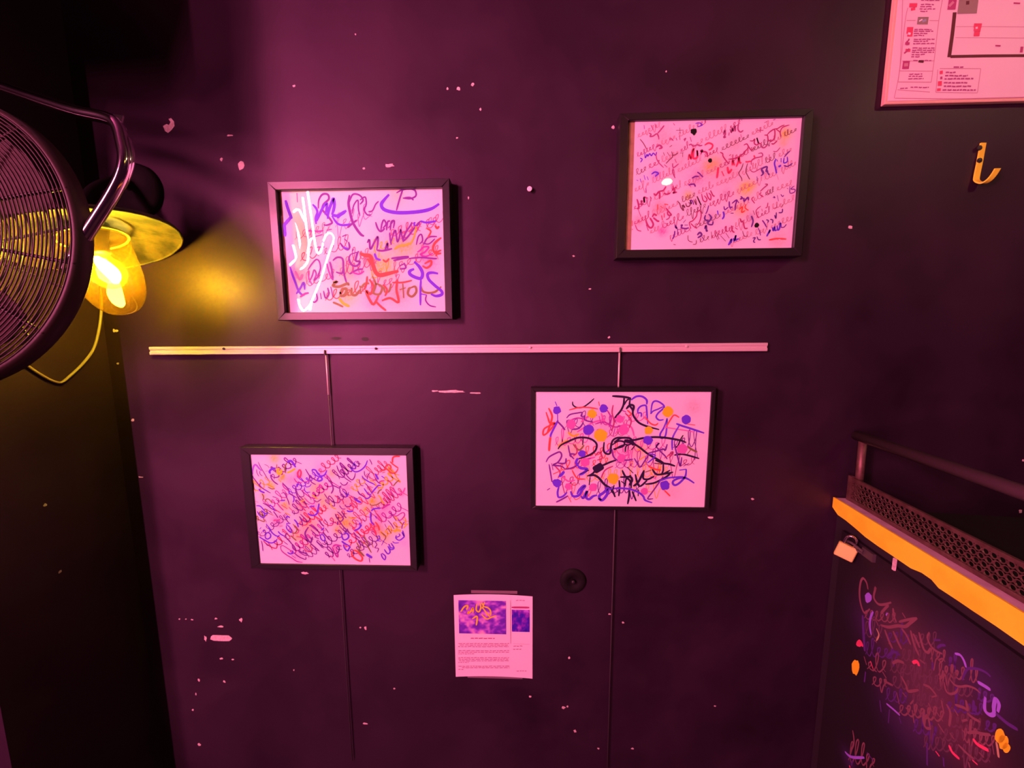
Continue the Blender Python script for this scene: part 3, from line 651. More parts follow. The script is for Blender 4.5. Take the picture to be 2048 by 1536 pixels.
DOTS4 = [('P', 320, 300, 40), ('P', 785, 282, 42), ('P', 630, 500, 55), ('P', 570, 735, 38), ('P', 320, 1028, 45), ('P', 1605, 395, 45), ('P', 1228, 600, 46), ('P', 1395, 1052, 48),
         ('Y', 670, 338, 45), ('Y', 755, 555, 65), ('Y', 1425, 315, 52), ('Y', 1235, 505, 40), ('Y', 880, 985, 55),
         ('N', 460, 440, 48), ('N', 945, 390, 40), ('N', 985, 500, 52), ('N', 600, 820, 45), ('N', 1570, 690, 52), ('N', 680, 1070, 42), ('N', 1190, 1110, 38), ('N', 430, 1060, 32), ('N', 960, 780, 42)]
BLOBS4 = [('A', 1680, 270, 80, .25), ('A', 1460, 1100, 110, .16), ('Y', 370, 640, 60, .5), ('O', 520, 680, 90, .5), ('O', 1150, 690, 90, .55), ('N', 800, 470, 200, .3), ('N', 560, 850, 150, .3), ('O', 820, 800, 80, .25), ('O', 1300, 880, 90, .35), ('N', 1000, 720, 120, .35), ('O', 470, 540, 70, .4)]

# chalk and marker on the black cabinet door
PANEL = parse('''
I28 300,300 280,200 230,130 190,180 170,330 180,480 220,620 260,660 330,600 ; I28 400,300 420,270 390,400 410,470 470,530 560,530 660,500 ; U40 220,700 230,900 240,1100 250,1250 ; L30 380,640 340,740 330,860 350,1000
A30 500,670 560,600 620,540 ; L24 600,660 580,700 ; A28 690,590 700,700 740,810 ; A24 830,660 880,740 ; A24 490,700 530,780 ; A32 500,850 620,880 760,860 880,870 960,810 1060,740 ; A26 780,800 900,770 1050,740
I30 560,920 620,1080 680,1210 ; I30 690,940 760,1100 820,1220 ; I28 820,900 900,1010 960,1150 ; I30 960,930 1010,1130 1090,1320 ; I30 1090,960 1130,1120 1170,1230 1230,1270 1270,1200 ; I24 1250,960 1220,1050 1280,1180 1360,1250 1450,1290
C40 130,1150 180,1100 220,1180 ; U28 1320,1080 1420,1080 ; U26 1370,1200 1430,1160 1500,1160 ; T18 430,900 470,1000 430,1090 ; I30 1000,980 1060,1100 1100,1200 ; I24 730,1000 800,1180 ; A24 420,760 460,860 ; I24 620,1120 680,1200 ; A20 400,1080 440,1120
A30 680,1440 760,1400 860,1430 ; C34 990,1430 1060,1410 1090,1480 ; I24 240,1330 280,1460 ; C20 340,1400 380,1520 ; A30 1100,1380 1180,1440 ; U30 600,1330 700,1260 800,1310 ; A24 1400,1380 1460,1360 ; U30 1300,1420 1300,1536
''', 1700, 1140, 7.68) + parse('''
L26 510,1290 590,1310 650,1400 680,1500 ; U26 700,1510 830,1510
''', 1848, 1140, 7.68) + parse('''
U24 620,190 690,30 780,10 900,30 1000,80 1060,140 ; L36 860,220 950,270 1060,340 ; A20 420,160 500,260 600,290 700,280 820,320 900,390 ; I20 340,220 370,350 430,400 520,380 560,310 ; L36 980,450 970,640 1040,720 1110,710 1110,600 1140,480 1190,560 1170,680
U36 1140,700 1240,790 1340,870 1480,950 ; U30 800,500 800,690 850,680 ; I28 680,500 700,640 640,610 510,570 ; I26 500,640 560,740 ; I26 700,700 800,780 900,830 ; A26 700,1000 820,990 950,1020 1060,1030 ; C34 790,1090 850,1170 950,1230 1030,1270
T22 1150,1140 1170,1260 1185,1380 ; C30 420,1190 470,1300 580,1400 ; C24 210,1280 270,1360 ; I26 40,640 20,800 60,920 140,930 ; I26 380,560 440,700 420,900 ; I26 300,500 340,700 ; A30 620,820 700,800 ; I26 250,860 340,1000 ; U30 80,1150 80,1500 ; U26 330,1380 340,1520 ; I24 560,1180 700,1320 800,1400
I24 20,260 120,300 220,420 ; A22 150,450 230,430 ; I24 100,540 160,680 ; I22 200,640 280,760 ; A20 430,1000 500,1100 ; I24 720,1450 740,1536 ; C22 780,1420 860,1490 ; A22 620,950 660,1000 ; I20 880,1300 960,1380 ; I22 330,40 310,130 270,180
''', 1848, 1336, 7.68) + parse('''
L22 740,550 850,640 950,730 ; U22 790,640 770,850 ; U20 940,760 970,860 ; I20 220,960 240,1150 180,1290 ; L24 100,1290 200,1370 400,1380 ; U20 440,1300 540,1430 ; U26 220,1420 200,1500 ; C30 170,1500 180,1536 ; A22 530,20 590,60 ; A24 700,180 740,220 840,270 ; A20 900,380 940,560
A24 1110,560 1160,500 ; A26 1140,650 1170,850 ; A24 1330,900 1340,780 1380,740 1420,930 ; I28 970,130 1050,280 1080,360 1240,340 ; I24 990,380 1050,450 ; A24 1040,620 1100,640 ; U24 640,500 660,680 ; A24 680,60 740,160 ; U28 420,60 400,220 ; A20 1240,640 1280,760
''', 1680, 1336, 7.68)

# the fainter underlying writing of each sheet
def fill(lines, pool, lam, amp, w, seed, lean=0.35):
    out = []
    for i, (a, b, c, d) in enumerate(lines):
        out += cursive(pool, a, b, c, d, lam, amp, w, seed + i * 13, lean=lean)
    return out

F2 = fill([(512, 985, 596, 922), (514, 1040, 680, 915), (522, 1075, 730, 925), (545, 1100, 775, 930), (585, 1108, 800, 950), (620, 1118, 808, 985), (660, 1118, 806, 1015), (700, 1118, 812, 1045)],
          ['V', 'P', 'M', 'V', 'G', 'I', 'C', 'O', 'V', 'I'], 10.5, 15, 1.5, 100, lean=-0.25)
F3 = fill([(1275, 275, 1330, 246), (1275, 315, 1410, 245), (1272, 350, 1480, 246), (1270, 385, 1545, 250), (1268, 420, 1590, 262), (1268, 450, 1592, 296), (1300, 468, 1590, 330), (1340, 480, 1588, 366), (1400, 486, 1586, 402), (1460, 490, 1584, 438)],
          ['Z', 'D', 'Z', 'A', 'Z', 'I', 'Z'], 8.0, 7.5, 0.62, 300)
F1 = fill([(590, 480, 760, 430), (600, 520, 700, 490), (690, 530, 870, 450), (610, 575, 760, 525), (740, 555, 880, 505), (650, 600, 800, 565), (780, 475, 885, 440)],
          ['M', 'I', 'V', 'N', 'D', 'O', 'R'], 14, 17, 1.0, 500)
F4 = fill([(1130, 855, 1290, 840), (1110, 890, 1260, 870), (1170, 915, 1400, 885), (1120, 940, 1260, 920), (1230, 940, 1390, 925), (1120, 970, 1330, 950), (1140, 995, 1330, 980)],
          ['M', 'N', 'I', 'V', 'N', 'R', 'O', 'D'], 14, 19, 1.2, 700, lean=0.1)
FP = fill([(1732, 1235, 1800, 1245), (1732, 1270, 1870, 1290), (1735, 1305, 1920, 1330), (1738, 1335, 1960, 1368), (1748, 1365, 1985, 1398), (1775, 1398, 1985, 1428), (1800, 1430, 1990, 1462), (1830, 1465, 1985, 1492), (1850, 1500, 1990, 1522), (1700, 1520, 1750, 1532)],
          ['H', 'J', 'H', 'X', 'H', 'J', 'X'], 12, 27, 1.7, 900, lean=-0.12)
ART1 = F1 + ART1
ART2 = F2 + ART2
ART3 = F3 + ART3 + parse('B62 1490,375 1560,372 1625,362 ; B56 1535,400 1585,455', 1250, 230, 11.378)
ART4 = F4 + ART4
PANEL = FP + [({'I': 'J', 'A': 'J', 'U': 'X'}.get(k, k), w, q) for k, w, q in PANEL]


# ------------------------------------------------------------------ the setting
XL, YR, XS, ZC = -1.112, -0.30, -1.50, 3.10         # left return wall, its depth, the side wall with the neon, ceiling
def struct(name, geo, m, base):
    return tag(mk(name, *geo, m, base=base), kind='structure')

wall_back = struct('wall_back', box((XL - 0.05, 0, 0), (2.6, 0.12, ZC)), 'wall', (0.7, 0, 0))
wall_left = struct('wall_left', box((XS - 0.1, YR, 0), (XL, 0.119, ZC)), 'wall', (XL, YR, 0))
wall_side = struct('wall_side', box((XS - 0.12, -3.4, 0), (XS, YR, ZC)), 'wall', (XS, -1.8, 0))
floor = struct('floor', box((XS - 0.1, -3.4, -0.06), (2.6, 0.1, 0)), 'floor', (0.5, -1.6, 0))
ceiling = struct('ceiling', box((XS - 0.1, -3.4, ZC), (2.6, 0.1, ZC + 0.06)), 'wall', (0.5, -1.6, ZC))

# chips of paint knocked off the walls: (px, py, half width px, half height px)
CHIPS = '''482,331,8,12 443,319,4,4 588,172,3,3 711,69,2,2 895,177,3,3 917,178,4,4 945,169,4,4 961,219,3,4 914,276,3,2 460,271,9,2 728,337,3,3
1226,255,4,4 1332,143,2,2 1700,455,6,4 937,396,2,3 1147,512,3,2 1180,578,4,2 1218,675,3,3 236,727,4,3 233,662,5,4 228,661,3,4 266,840,5,4 281,954,7,2
442,1276,27,8 411,1277,4,9 482,1240,5,6 432,1237,4,3 441,1253,9,3 372,1238,3,2 359,1238,3,2 384,1239,4,2 398,1360,5,5 449,1363,4,4 443,1317,5,3 466,1319,4,2 392,1388,2,4 386,1420,3,3 399,1489,5,5
609,1146,11,4 721,1255,3,3 731,1256,3,7 731,1447,8,3 789,1377,3,3 588,1340,2,3 1138,1316,4,5 1060,1393,5,4 1127,1415,6,4 1135,1413,3,4 1150,1462,4,5 1197,1497,4,3 1265,1497,4,3 1219,1228,4,2 1246,1245,3,3
1421,1035,7,3 1505,998,4,3 1430,1412,3,2 1911,1033,5,3 2041,1022,4,5 2046,921,3,3 1702,1177,2,3 905,783,26,3 950,786,16,2 870,782,10,2 778,331,13,4 205,1478,2,2'''
for k, tk in enumerate(CHIPS.split()):
    px, py, a, b = (float(c) for c in tk.split(','))
    c = onY(px, py, 0)
    s = 0.98 / F * (0.72 if a < 20 else 0.92)
    rng = random.Random(k)
    n = 9 if a < 10 else 14
    front, back = [], []
    for i in range(n):
        q = 2 * math.pi * i / n
        f = 1 + rng.uniform(-0.35, 0.35)
        if a > 20 and b > 5:
            f = min(1.25, 1 / max(abs(math.cos(q)), abs(math.sin(q)) * 1.0)) * rng.uniform(0.9, 1.05)
        x, z = c[0] + a * s * f * math.cos(q), c[2] + b * s * f * math.sin(q)
        front.append((x, -0.0006, z))
        back.append((x * 1.0, 0.001, z))
    V = front + back
    Fc = [list(range(n))] + [[i, (i + 1) % n, n + (i + 1) % n, n + i] for i in range(n)]
    mk('paint_chip', V, Fc, 'plaster', wall_back, base=c)
# crescent-shaped chip
cres = [(330, 262), (326, 252), (333, 248), (338, 250), (341, 244), (337, 238), (342, 236), (348, 243), (349, 252), (343, 260), (336, 266)]
V = [onY(x, y, -0.0006) for x, y in cres] + [onY(x, y, 0.001) for x, y in cres]
n = len(cres)
mk('paint_chip', V, [list(range(n))] + [[i, (i + 1) % n, n + (i + 1) % n, n + i] for i in range(n)], 'plaster', wall_back, base=onY(338, 250, 0))
for px, py in ((90, 1010), (120, 1143)):
    c = onX(px, py, XL)
    V, Fc = disc_poly(0, 0, 0.004, 0.004, 0, 8, 0.3)
    mk('paint_chip', [(c[0] + 0.0006, c[1] + v[0], c[2] + v[2]) for v in V], Fc, 'plaster', wall_left, base=c)
# dark smudges and the scuffed round stain
M['smudge'] = mat('black_smudge', (0.006, 0.005, 0.006), 0.7)
for px, py, a, b in ((672, 677, 10, 3), (730, 678, 7, 4)):
    c = onY(px, py, 0)
    V, Fc = disc_poly(c[0], c[2], a * .98 / F, b * .98 / F, -0.0004, 14, 0.25)
    mk('smudge', V, Fc, 'smudge', wall_back, base=c)

# nail in the wall
c = onY(1059, 381, 0)
nail = mk('nail', *lathe([(0.003, 0), (0.003, 0.0022), (0.002, 0.0022), (0.0115, 0.0014), (0.012, 0.0062), (0.0138, 0.0056), (0.0142, 0.0)], c + (0, 0.002, 0), (0, -1, 0), 14), 'board_white', base=c)
tag(nail, 'pale round nail head in the bare wall between the two upper frames', 'nail')
# black rubber wall plug with a hole
c = onY(1146, 1161, 0)
plug = thing('wall_plug', c, 'round black rubber cable plug on the wall above the printed notice', 'wall plug')
mk('flange', *lathe([(0, 0.036), (0.004, 0.035), (0.007, 0.030), (0.007, 0.017), (0.002, 0.013), (0.0015, 0.0)], c, (0, -1, 0), 36), 'matte_black', plug, smooth=True)
mk('core', *lathe([(0.001, 0.0), (0.001, 0.006), (0.0095, 0.0055), (0.011, 0.003), (0.011, 0)], c, (0, -1, 0), 18), 'black_metal', plug, smooth=True)


# ------------------------------------------------------------------ neon hand on the side wall (the frame's glass mirrors it)
YG = -0.027
NX = XS + 0.032
def mirrored(px, py):
    d = ray(px, py)
    h = onY(px, py, YG)
    dr = d * np.array([1, -1, 1])
    return h + dr * ((NX - h[0]) / dr[0])

HAND = [
    [(455, 190), (475, 330), (500, 500), (525, 680), (540, 760), (555, 800), (585, 780), (600, 730), (605, 705)],
    [(410, 265), (420, 340), (432, 430), (447, 560), (462, 700), (466, 800), (455, 880), (420, 930), (380, 950), (360, 900), (340, 800), (318, 720)],
    [(310, 430), (345, 382), (375, 385), (400, 430), (428, 490)],
    [(330, 420), (350, 500), (370, 620), (390, 740), (412, 835)],
    [(290, 910), (330, 870), (400, 822), (440, 790), (470, 720), (490, 665), (522, 652)],
    [(610, 680), (630, 630), (660, 605), (695, 620), (708, 670), (670, 780), (630, 900), (590, 1030), (540, 1160), (495, 1265), (480, 1345)],
    [(370, 1240), (380, 1300), (410, 1345), (440, 1340), (470, 1310), (492, 1275)],
]
c0 = mirrored(620, 620)
neon = thing('neon_hand_sign', (XS, c0[1], c0[2]), 'glowing pink neon hand sign mirrored in the glass of the upper left frame', 'neon sign')
for st in HAND:
    pts = smooth_path([mirrored(520 + a / 4.8, 340 + b / 4.8) for a, b in st], 3)
    mk('neon_tube', *tube(pts, 0.0068, 8), 'neon', neon, smooth=True)
    for p in (pts[len(pts) // 5], pts[-len(pts) // 5]):
        mk('standoff', *lathe([(0, 0.010), (0.004, 0.010), (0.004, 0.004), (0.0235, 0.004)], (XS, p[1], p[2]), (1, 0, 0), 10), 'black_metal', neon)

# straight pink tube added out of view to brighten the lower wall
tb = thing('fill_tube', (XS, -2.85, 0.85), 'upright pink tube added as unseen fill light on the side wall, behind the viewer', 'lamp')
mk('neon_tube', *tube([(XS + 0.045, -2.85, 0.87), (XS + 0.045, -2.85, 1.2), (XS + 0.045, -2.85, 1.68)], 0.015, 8), 'neon', tb, smooth=True)
for z in (0.85, 1.68):
    mk('end_cap', *box((XS, -2.87, z), (XS + 0.065, -2.83, z + 0.02)), 'black_metal', tb)

# pendant lamps: one mirrored in the frame glass, one added as fill
def pendant(p, label, glow='pendant_glow'):
    t = thing('pendant_lamp', (p[0], p[1], ZC), label, 'lamp', 'warm pendant bulbs behind the viewer')
    mk('cord', *tube([(p[0], p[1], ZC), (p[0], p[1], p[2] + 0.08)], 0.003, 8), 'black_metal', t)
    mk('canopy', *lathe([(0, 0.05), (0.012, 0.048), (0.03, 0.02), (0.034, 0.0)], (p[0], p[1], ZC), (0, 0, -1), 24), 'black_metal', t, smooth=True)
    mk('socket', *lathe([(0, 0), (0, 0.012), (0.01, 0.018), (0.065, 0.02), (0.07, 0.014), (0.07, 0)], (p[0], p[1], p[2] + 0.084), (0, 0, -1), 20), 'black_metal', t, smooth=True)
    mk('bulb', *lathe([(-0.016, 0.009), (-0.013, 0.015), (-0.008, 0.024), (0.0, 0.030), (0.006, 0.028), (0.011, 0.020), (0.014, 0.008), (0.0145, 0)], p, (0, 0, -1), 16), glow, t, smooth=True)
    return t

pendant((0.85, -1.5, 2.467), 'bare warm bulb on a cord whose reflection shows in the upper right frame')
pendant((2.0, -1.0, 2.85), 'added fill-light bulb on a cord, out of view past the right edge', 'rose_fill')  # added bulb, brightens the evacuation plan from out of view


# unseen box added beyond the upper left corner to keep the neon off it
sx, sy_, sz = XS, -0.52, 2.04
blocker = thing('neon_blocker', (XS, sy_, sz), 'unseen black box added high on the side wall to shade the upper left corner', 'neon_blocker')
mk('cabinet', *cham_box((XS + 0.03, sy_ - 0.13, sz), (-0.945, sy_ + 0.13, sz + 0.62), 0.006), 'black_metal', blocker)
mk('bracket', *box((XS, sy_ - 0.05, sz + 0.25), (XS + 0.032, sy_ + 0.05, sz + 0.37)), 'black_metal', blocker)
for zz, rr in ((sz + 0.20, 0.105), (sz + 0.47, 0.055)):
    mk('blocker_disc', *lathe([(0.001, rr), (0.006, rr), (0.006, rr * 0.92), (-0.012, rr * 0.3), (-0.006, rr * 0.15), (-0.004, 0)], (-0.945, sy_, zz), (1, 0, 0), 32), 'smudge', blocker, smooth=True)


# ------------------------------------------------------------------ framed drawings
def pigment_grid(name, x0, x1, z0, z1, y, nx, nz, blobs, base, m, parent, to_px):
    xs = np.linspace(x0, x1, nx + 1)
    zs = np.linspace(z0, z1, nz + 1)
    X, Z = np.meshgrid(xs, zs)
    V = np.stack([X.ravel(), np.full(X.size, y), Z.ravel()], 1)
    Fc = [[j * (nx + 1) + i, j * (nx + 1) + i + 1, (j + 1) * (nx + 1) + i + 1, (j + 1) * (nx + 1) + i] for j in range(nz) for i in range(nx)]
    colr = np.tile(np.array(base, float), (len(V), 1))
    nr = np.random.default_rng(len(blobs))
    for ink, bx, bz, r, a in blobs:
        d2 = (V[:, 0] - bx) ** 2 + (V[:, 2] - bz) ** 2
        w = a * np.exp(-d2 / (r * r) * 1.1) * (1 + 0.25 * nr.standard_normal(len(V)))
        w = np.clip(w, 0, 1)[:, None]
        colr = colr * (1 - w) + np.array(INK[ink]) * w
    o = mk(name, V, Fc, m, parent)
    at = o.data.color_attributes.new('pigment', 'FLOAT_COLOR', 'POINT')
    at.data.foreach_set('color', np.concatenate([np.clip(colr, 0, 1), np.ones((len(V), 1))], 1).ravel())
    return o


def ink_parts(parent, strokes, dots, plane, y0, clip, wk=1.45, taper=0.6):
    """all strokes of one ink form one part; every stroke lies a hair above the last"""
    geo = {}
    for i, (ink, w, pts) in enumerate(strokes):
        P = []
        for a, b in smooth_path(pts, 5):
            p = plane(a, b)
            P.append((min(max(p[0], clip[0]), clip[1]), min(max(p[2], clip[2]), clip[3])))
        geo.setdefault(ink, []).append(ribbon(P, max(w, 0.8) * wk * 0.98 / F, y0 - 0.0002 - i * 3e-6, taper))
    for j, (ink, px, py, r) in enumerate(dots):
        p = plane(px, py)
        rw = r * 0.98 / F
        geo.setdefault(ink, []).append(disc_poly(p[0], p[2], rw, rw, y0 - 0.0002 - (len(strokes) + j) * 3e-6))
    for ink, g in geo.items():
        o = mk('ink_strokes', *join(*g), 'ink_' + ink, parent)
        o['kind'] = 'stuff'


def picture(name, label, outer, art, paper, strokes, dots, blobs, zoom, fy, py_, bw, gy, part_label=None):
    """outer / art / paper: (x0, x1, z0, z1) in metres on the front of the wall"""
    x0, x1, z0, z1 = outer
    t = thing(name, ((x0 + x1) / 2, 0, z0), label, 'picture', 'framed marker drawings')
    a0, a1, c0_, c1_ = art
    # four mitred mouldings, each a mesh of its own
    def moulding(q):
        V = [(q[k][0], y, q[k][1]) for y in (fy + 0.0015, fy, -0.002) for k in range(4)]
        ctr = np.mean(q, axis=0)
        for k in range(4):                      # front face slightly smaller: an eased edge
            v = np.array(q[k]) - ctr
            V[4 + k] = (q[k][0] - np.sign(v[0]) * 0.0012, fy, q[k][1] - np.sign(v[1]) * 0.0012)
        Fc = [[4, 5, 6, 7], [8, 11, 10, 9]]
        for k in range(4):
            l = (k + 1) % 4
            Fc += [[k, l, 4 + l, 4 + k], [8 + k, 8 + l, l, k]]
        return V, Fc
    mk('frame_bar', *moulding([(x0, z0), (x1, z0), (a1, c0_), (a0, c0_)]), 'frame', t)
    mk('frame_bar', *moulding([(x0, z1), (a0, c1_), (a1, c1_), (x1, z1)]), 'frame', t)
    mk('frame_bar', *moulding([(x0, z0), (a0, c0_), (a0, c1_), (x0, z1)]), 'frame', t)
    mk('frame_bar', *moulding([(x1, z0), (x1, z1), (a1, c1_), (a1, c0_)]), 'frame', t)
    mk('backing_board', *box((a0 - 0.003, -0.004, c0_ - 0.003), (a1 + 0.003, min(py_ + 0.0012, -0.005), c1_ + 0.003)), 'backing', t)
    p0, p1, q0, q1 = paper
    sc = 0.98 / F / zoom[2]
    BL = []
    for ink, bx, bz, r, a in blobs:
        w = onY(zoom[0] + bx / zoom[2], zoom[1] + bz / zoom[2], py_)
        BL.append((ink, w[0], w[2], r * sc, a))
    pigment_grid('drawing_paper', p0, p1, q0, q1, py_, 150, 106, BL, (0.80, 0.78, 0.80), 'paper', t, None)
    D = [(k, zoom[0] + a / zoom[2], zoom[1] + b / zoom[2], r / zoom[2]) for k, a, b, r in dots]
    ink_parts(t, strokes, D, lambda a, b: onY(a, b, py_), py_, (p0 + 0.001, p1 - 0.001, q0 + 0.001, q1 - 0.001))
    mk('glass_pane', [(a0, gy, c0_), (a1, gy, c0_), (a1, gy, c1_), (a0, gy, c1_)], [[0, 1, 2, 3]], 'glass', t)
    return t


def rect(q, Y):
    P = [onY(a, b, Y) for a, b in q]
    return ((P[0][0] + P[3][0]) / 2, (P[1][0] + P[2][0]) / 2, (P[2][2] + P[3][2]) / 2, (P[0][2] + P[1][2]) / 2)

FY = -0.034
o1 = rect([(533, 360.4), (899, 358.7), (905, 639), (556, 640)], FY)
a1_ = rect([(549.8, 378), (884, 375.4), (890.4, 624.4), (570.6, 623.8)], FY)
p1_ = rect([(562, 378.5), (884, 375.4), (890.4, 624.4), (581.5, 623.8)], -0.022)
picture('framed_drawing', 'black framed drawing with large loose violet script, above the left end of the metal rail', o1, a1_,
        (max(p1_[0], a1_[0] - .002), a1_[1] + .002, a1_[2] - .002, a1_[3] + .002), ART1, [], BLOBS1, (520, 340, 4.8), FY, -0.022, 0.018, YG)
o2 = rect([(481.4, 893.3), (827, 897), (833, 1143), (498.6, 1137)], -0.03)
a2_ = rect([(500, 909.5), (812.2, 911.5), (820, 1133.4), (518, 1127)], -0.03)
picture('framed_drawing', 'black framed drawing densely covered in slanting violet and amber handwriting, hanging low on the left', o2, a2_,
        a2_, ART2, [], BLOBS2, (500, 905, 12.8), -0.030, -0.026, 0.018, -0.028)
o3 = rect([(1243, 224), (1627, 218), (1605, 514), (1230, 514)], -0.03)
a3_ = rect([(1258, 238), (1608, 234), (1588, 497), (1249, 497.5)], -0.03)
p3_ = rect([(1270, 238), (1608, 234), (1588, 497), (1262, 497.5)], -0.022)
picture('framed_drawing', 'black framed drawing of fine faded handwriting with ink blots, highest on the right', o3, a3_,
        (p3_[0], a3_[1], a3_[2], a3_[3]), ART3, [('B', 1930, 1040, 42), ('B', 2993, 2511, 48)], BLOBS3, (1250, 230, 11.378), -0.030, -0.022, 0.02, -0.026)
o4 = rect([(1062, 774), (1433, 777), (1418, 1025), (1062, 1016)], -0.03)
a4_ = rect([(1071, 782.4), (1424, 785.6), (1409.4, 1018), (1070.6, 1010)], -0.03)
picture('framed_drawing', 'black framed drawing with violet and yellow dots over tangled black script, under the rail', o4, a4_,
        a4_, ART4, DOTS4, BLOBS4, (1050, 760, 4.995), -0.030, -0.026, 0.01, -0.028)


# ------------------------------------------------------------------ hanging rail and rods
ra = onY(298, 702, -0.012)
rb = onY(1535.5, 694, -0.012)
rail = thing('picture_rail', (ra[0], 0, ra[2] - 0.0105), 'long pale aluminium picture rail screwed across the middle of the wall', 'rail')
zc = (ra[2] + rb[2]) / 2
H = 0.0105
prof = [(0, -H), (-0.010, -H), (-0.0115, -H + 0.001), (-0.0115, -0.003), (-0.0095, -0.002), (-0.0095, 0.003), (-0.0115, 0.004), (-0.0115, H - 0.001), (-0.010, H), (0, H)]
V, Fc = [], []
for x, z in ((ra[0], ra[2]), (rb[0], rb[2])):
    V += [(x, y, z + dz) for y, dz in prof]
n = len(prof)
Fc = [[k, (k + 1) % n, n + (k + 1) % n, n + k] for k in range(n)] + [list(range(n))[::-1], [n + k for k in range(n)]]
mk('track', V, Fc, 'alu', rail)
for px, py, m_ in ((448, 697.5, 'black_metal'), (752, 697, 'black_metal'), (1060, 695, 'alu'), (1373, 692.5, 'alu')):
    c = onY(px, py, -0.011)
    mk('screw', *lathe([(0, 0.0), (0, 0.0035), (0.0022, 0.003), (0.003, 0.0)], c, (0, -1, 0), 12), m_, rail)
for px, lab in ((650, 'thin steel rod hanging from the rail behind the lower left frame'), (1240, 'thin steel rod hanging from the rail behind the drawing with dots')):
    top = onY(px, 702 if px < 1000 else 697, -0.012)
    t = thing('hanging_rod', (top[0], 0, 0.30), lab, 'rod', 'picture hanging rods')
    x = top[0]
    mk('rod', *tube([(x, -0.008, 0.30), (x, -0.008, top[2] - 0.008)], 0.0016, 8), 'rod', t, smooth=True)
    mk('sleeve', *tube([(x, -0.008, top[2] - 0.115), (x, -0.008, top[2] - 0.010)], 0.0023, 8), 'alu', t, smooth=True)
    mk('hook', *tube(smooth_path([(x, -0.008, top[2] - 0.010), (x, -0.0085, top[2] - 0.004), (x, -0.013, top[2] + 0.001), (x, -0.0145, top[2] - 0.003), (x, -0.0145, top[2] - 0.011)], 4), 0.0022, 8), 'rod', t, smooth=True)


# ------------------------------------------------------------------ printed notice taped to the wall
nq = [(907, 1190), (1064, 1190), (1066, 1354), (912, 1354)]
nx0, nx1, nz0, nz1 = rect(nq, -0.002)
notice = thing('printed_notice', ((nx0 + nx1) / 2, 0, nz0), 'white printed notice with two violet pictures, taped below the frames', 'notice')
s_ = 0.98 / F / 7.68
def npx(a, b):
    return onY(890 + a / 7.68, 1170 + b / 7.68, -0.002)
Vn, Fn = [], []
NN = 16
for j in range(NN + 1):
    for i in range(NN + 1):
        u, v = i / NN, j / NN
        x = nx0 + (nx1 - nx0) * u
        z = nz0 + (nz1 - nz0) * v + 0.004 * (4 * u * (1 - u) - 0.5) * (1 if v < 0.5 else 1) * abs(2 * v - 1)
        y = -0.002 - 0.0004 * (abs(2 * u - 1) ** 3) * (abs(2 * v - 1) ** 3)
        Vn.append((x, y, z))
for j in range(NN):
    for i in range(NN):
        a = j * (NN + 1) + i
        Fn.append([a, a + 1, a + NN + 2, a + NN + 1])
M['notice_paper'] = mat('notice_paper', (0.84, 0.80, 0.80), 0.6)
mk('sheet', Vn, Fn, 'notice_paper', notice)
def npix(name, q, cols, nx, nz, seed, fn):
    x0, x1, z0, z1 = (npx(q[0], q[1])[0], npx(q[2], q[3])[0], npx(q[2], q[3])[2], npx(q[0], q[1])[2])
    xs, zs = np.linspace(x0, x1, nx + 1), np.linspace(z0, z1, nz + 1)
    X, Z = np.meshgrid(xs, zs)
    V = np.stack([X.ravel(), np.full(X.size, -0.0027), Z.ravel()], 1)
    Fc = [[j * (nx + 1) + i, j * (nx + 1) + i + 1, (j + 1) * (nx + 1) + i + 1, (j + 1) * (nx + 1) + i] for j in range(nz) for i in range(nx)]
    r = np.random.default_rng(seed)
    f = np.zeros(X.shape)
    for oct_, amp in ((5, 1.0), (10, 0.7), (22, 0.5)):
        g = r.random((oct_ + 2, oct_ + 2))
        U, W = (X - x0) / (x1 - x0) * oct_, (Z - z0) / (z1 - z0) * oct_
        i0, j0 = U.astype(int), W.astype(int)
        fu, fw = U - i0, W - j0
        f += amp * ((g[j0, i0] * (1 - fu) + g[j0, i0 + 1] * fu) * (1 - fw) + (g[j0 + 1, i0] * (1 - fu) + g[j0 + 1, i0 + 1] * fu) * fw)
    f = (f - f.min()) / (f.max() - f.min())
    col_ = fn(f, (X - x0) / (x1 - x0), (Z - z0) / (z1 - z0))
    o = mk(name, V, Fc, 'sheet', notice)
    at = o.data.color_attributes.new('pigment', 'FLOAT_COLOR', 'POINT')
    at.data.foreach_set('color', np.concatenate([np.clip(col_.reshape(-1, 3), 0, 1), np.ones((len(V), 1))], 1).ravel())
    return o
def lerp3(f, stops):
    out = np.zeros(f.shape + (3,))
    xs = [s[0] for s in stops]
    for k in range(3):
        out[..., k] = np.interp(f, xs, [s[1][k] for s in stops])
    return out
npix('large_picture', (205, 230, 940, 755), None, 72, 52, 3, lambda f, u, v: lerp3(f * 0.8 + 0.25 * (1 - np.abs(u - .45) * 1.6), [(0, (.05, .01, .3)), (.4, (.16, .03, .55)), (.56, (.42, .14, .7)), (.75, (.75, .5, .6)), (1, (.85, .75, .55))]))
npix('small_picture', (1025, 375, 1300, 720), None, 30, 36, 5, lambda f, u, v: lerp3(f * 0.75 + 0.35 * np.clip((v - .75) * 4 + (u - .5), 0, 1), [(0, (.02, .005, .25)), (.35, (.05, .01, .5)), (.55, (.2, .02, .5)), (.8, (.45, .15, .8)), (1, (.8, .6, .75))]))
NT = []
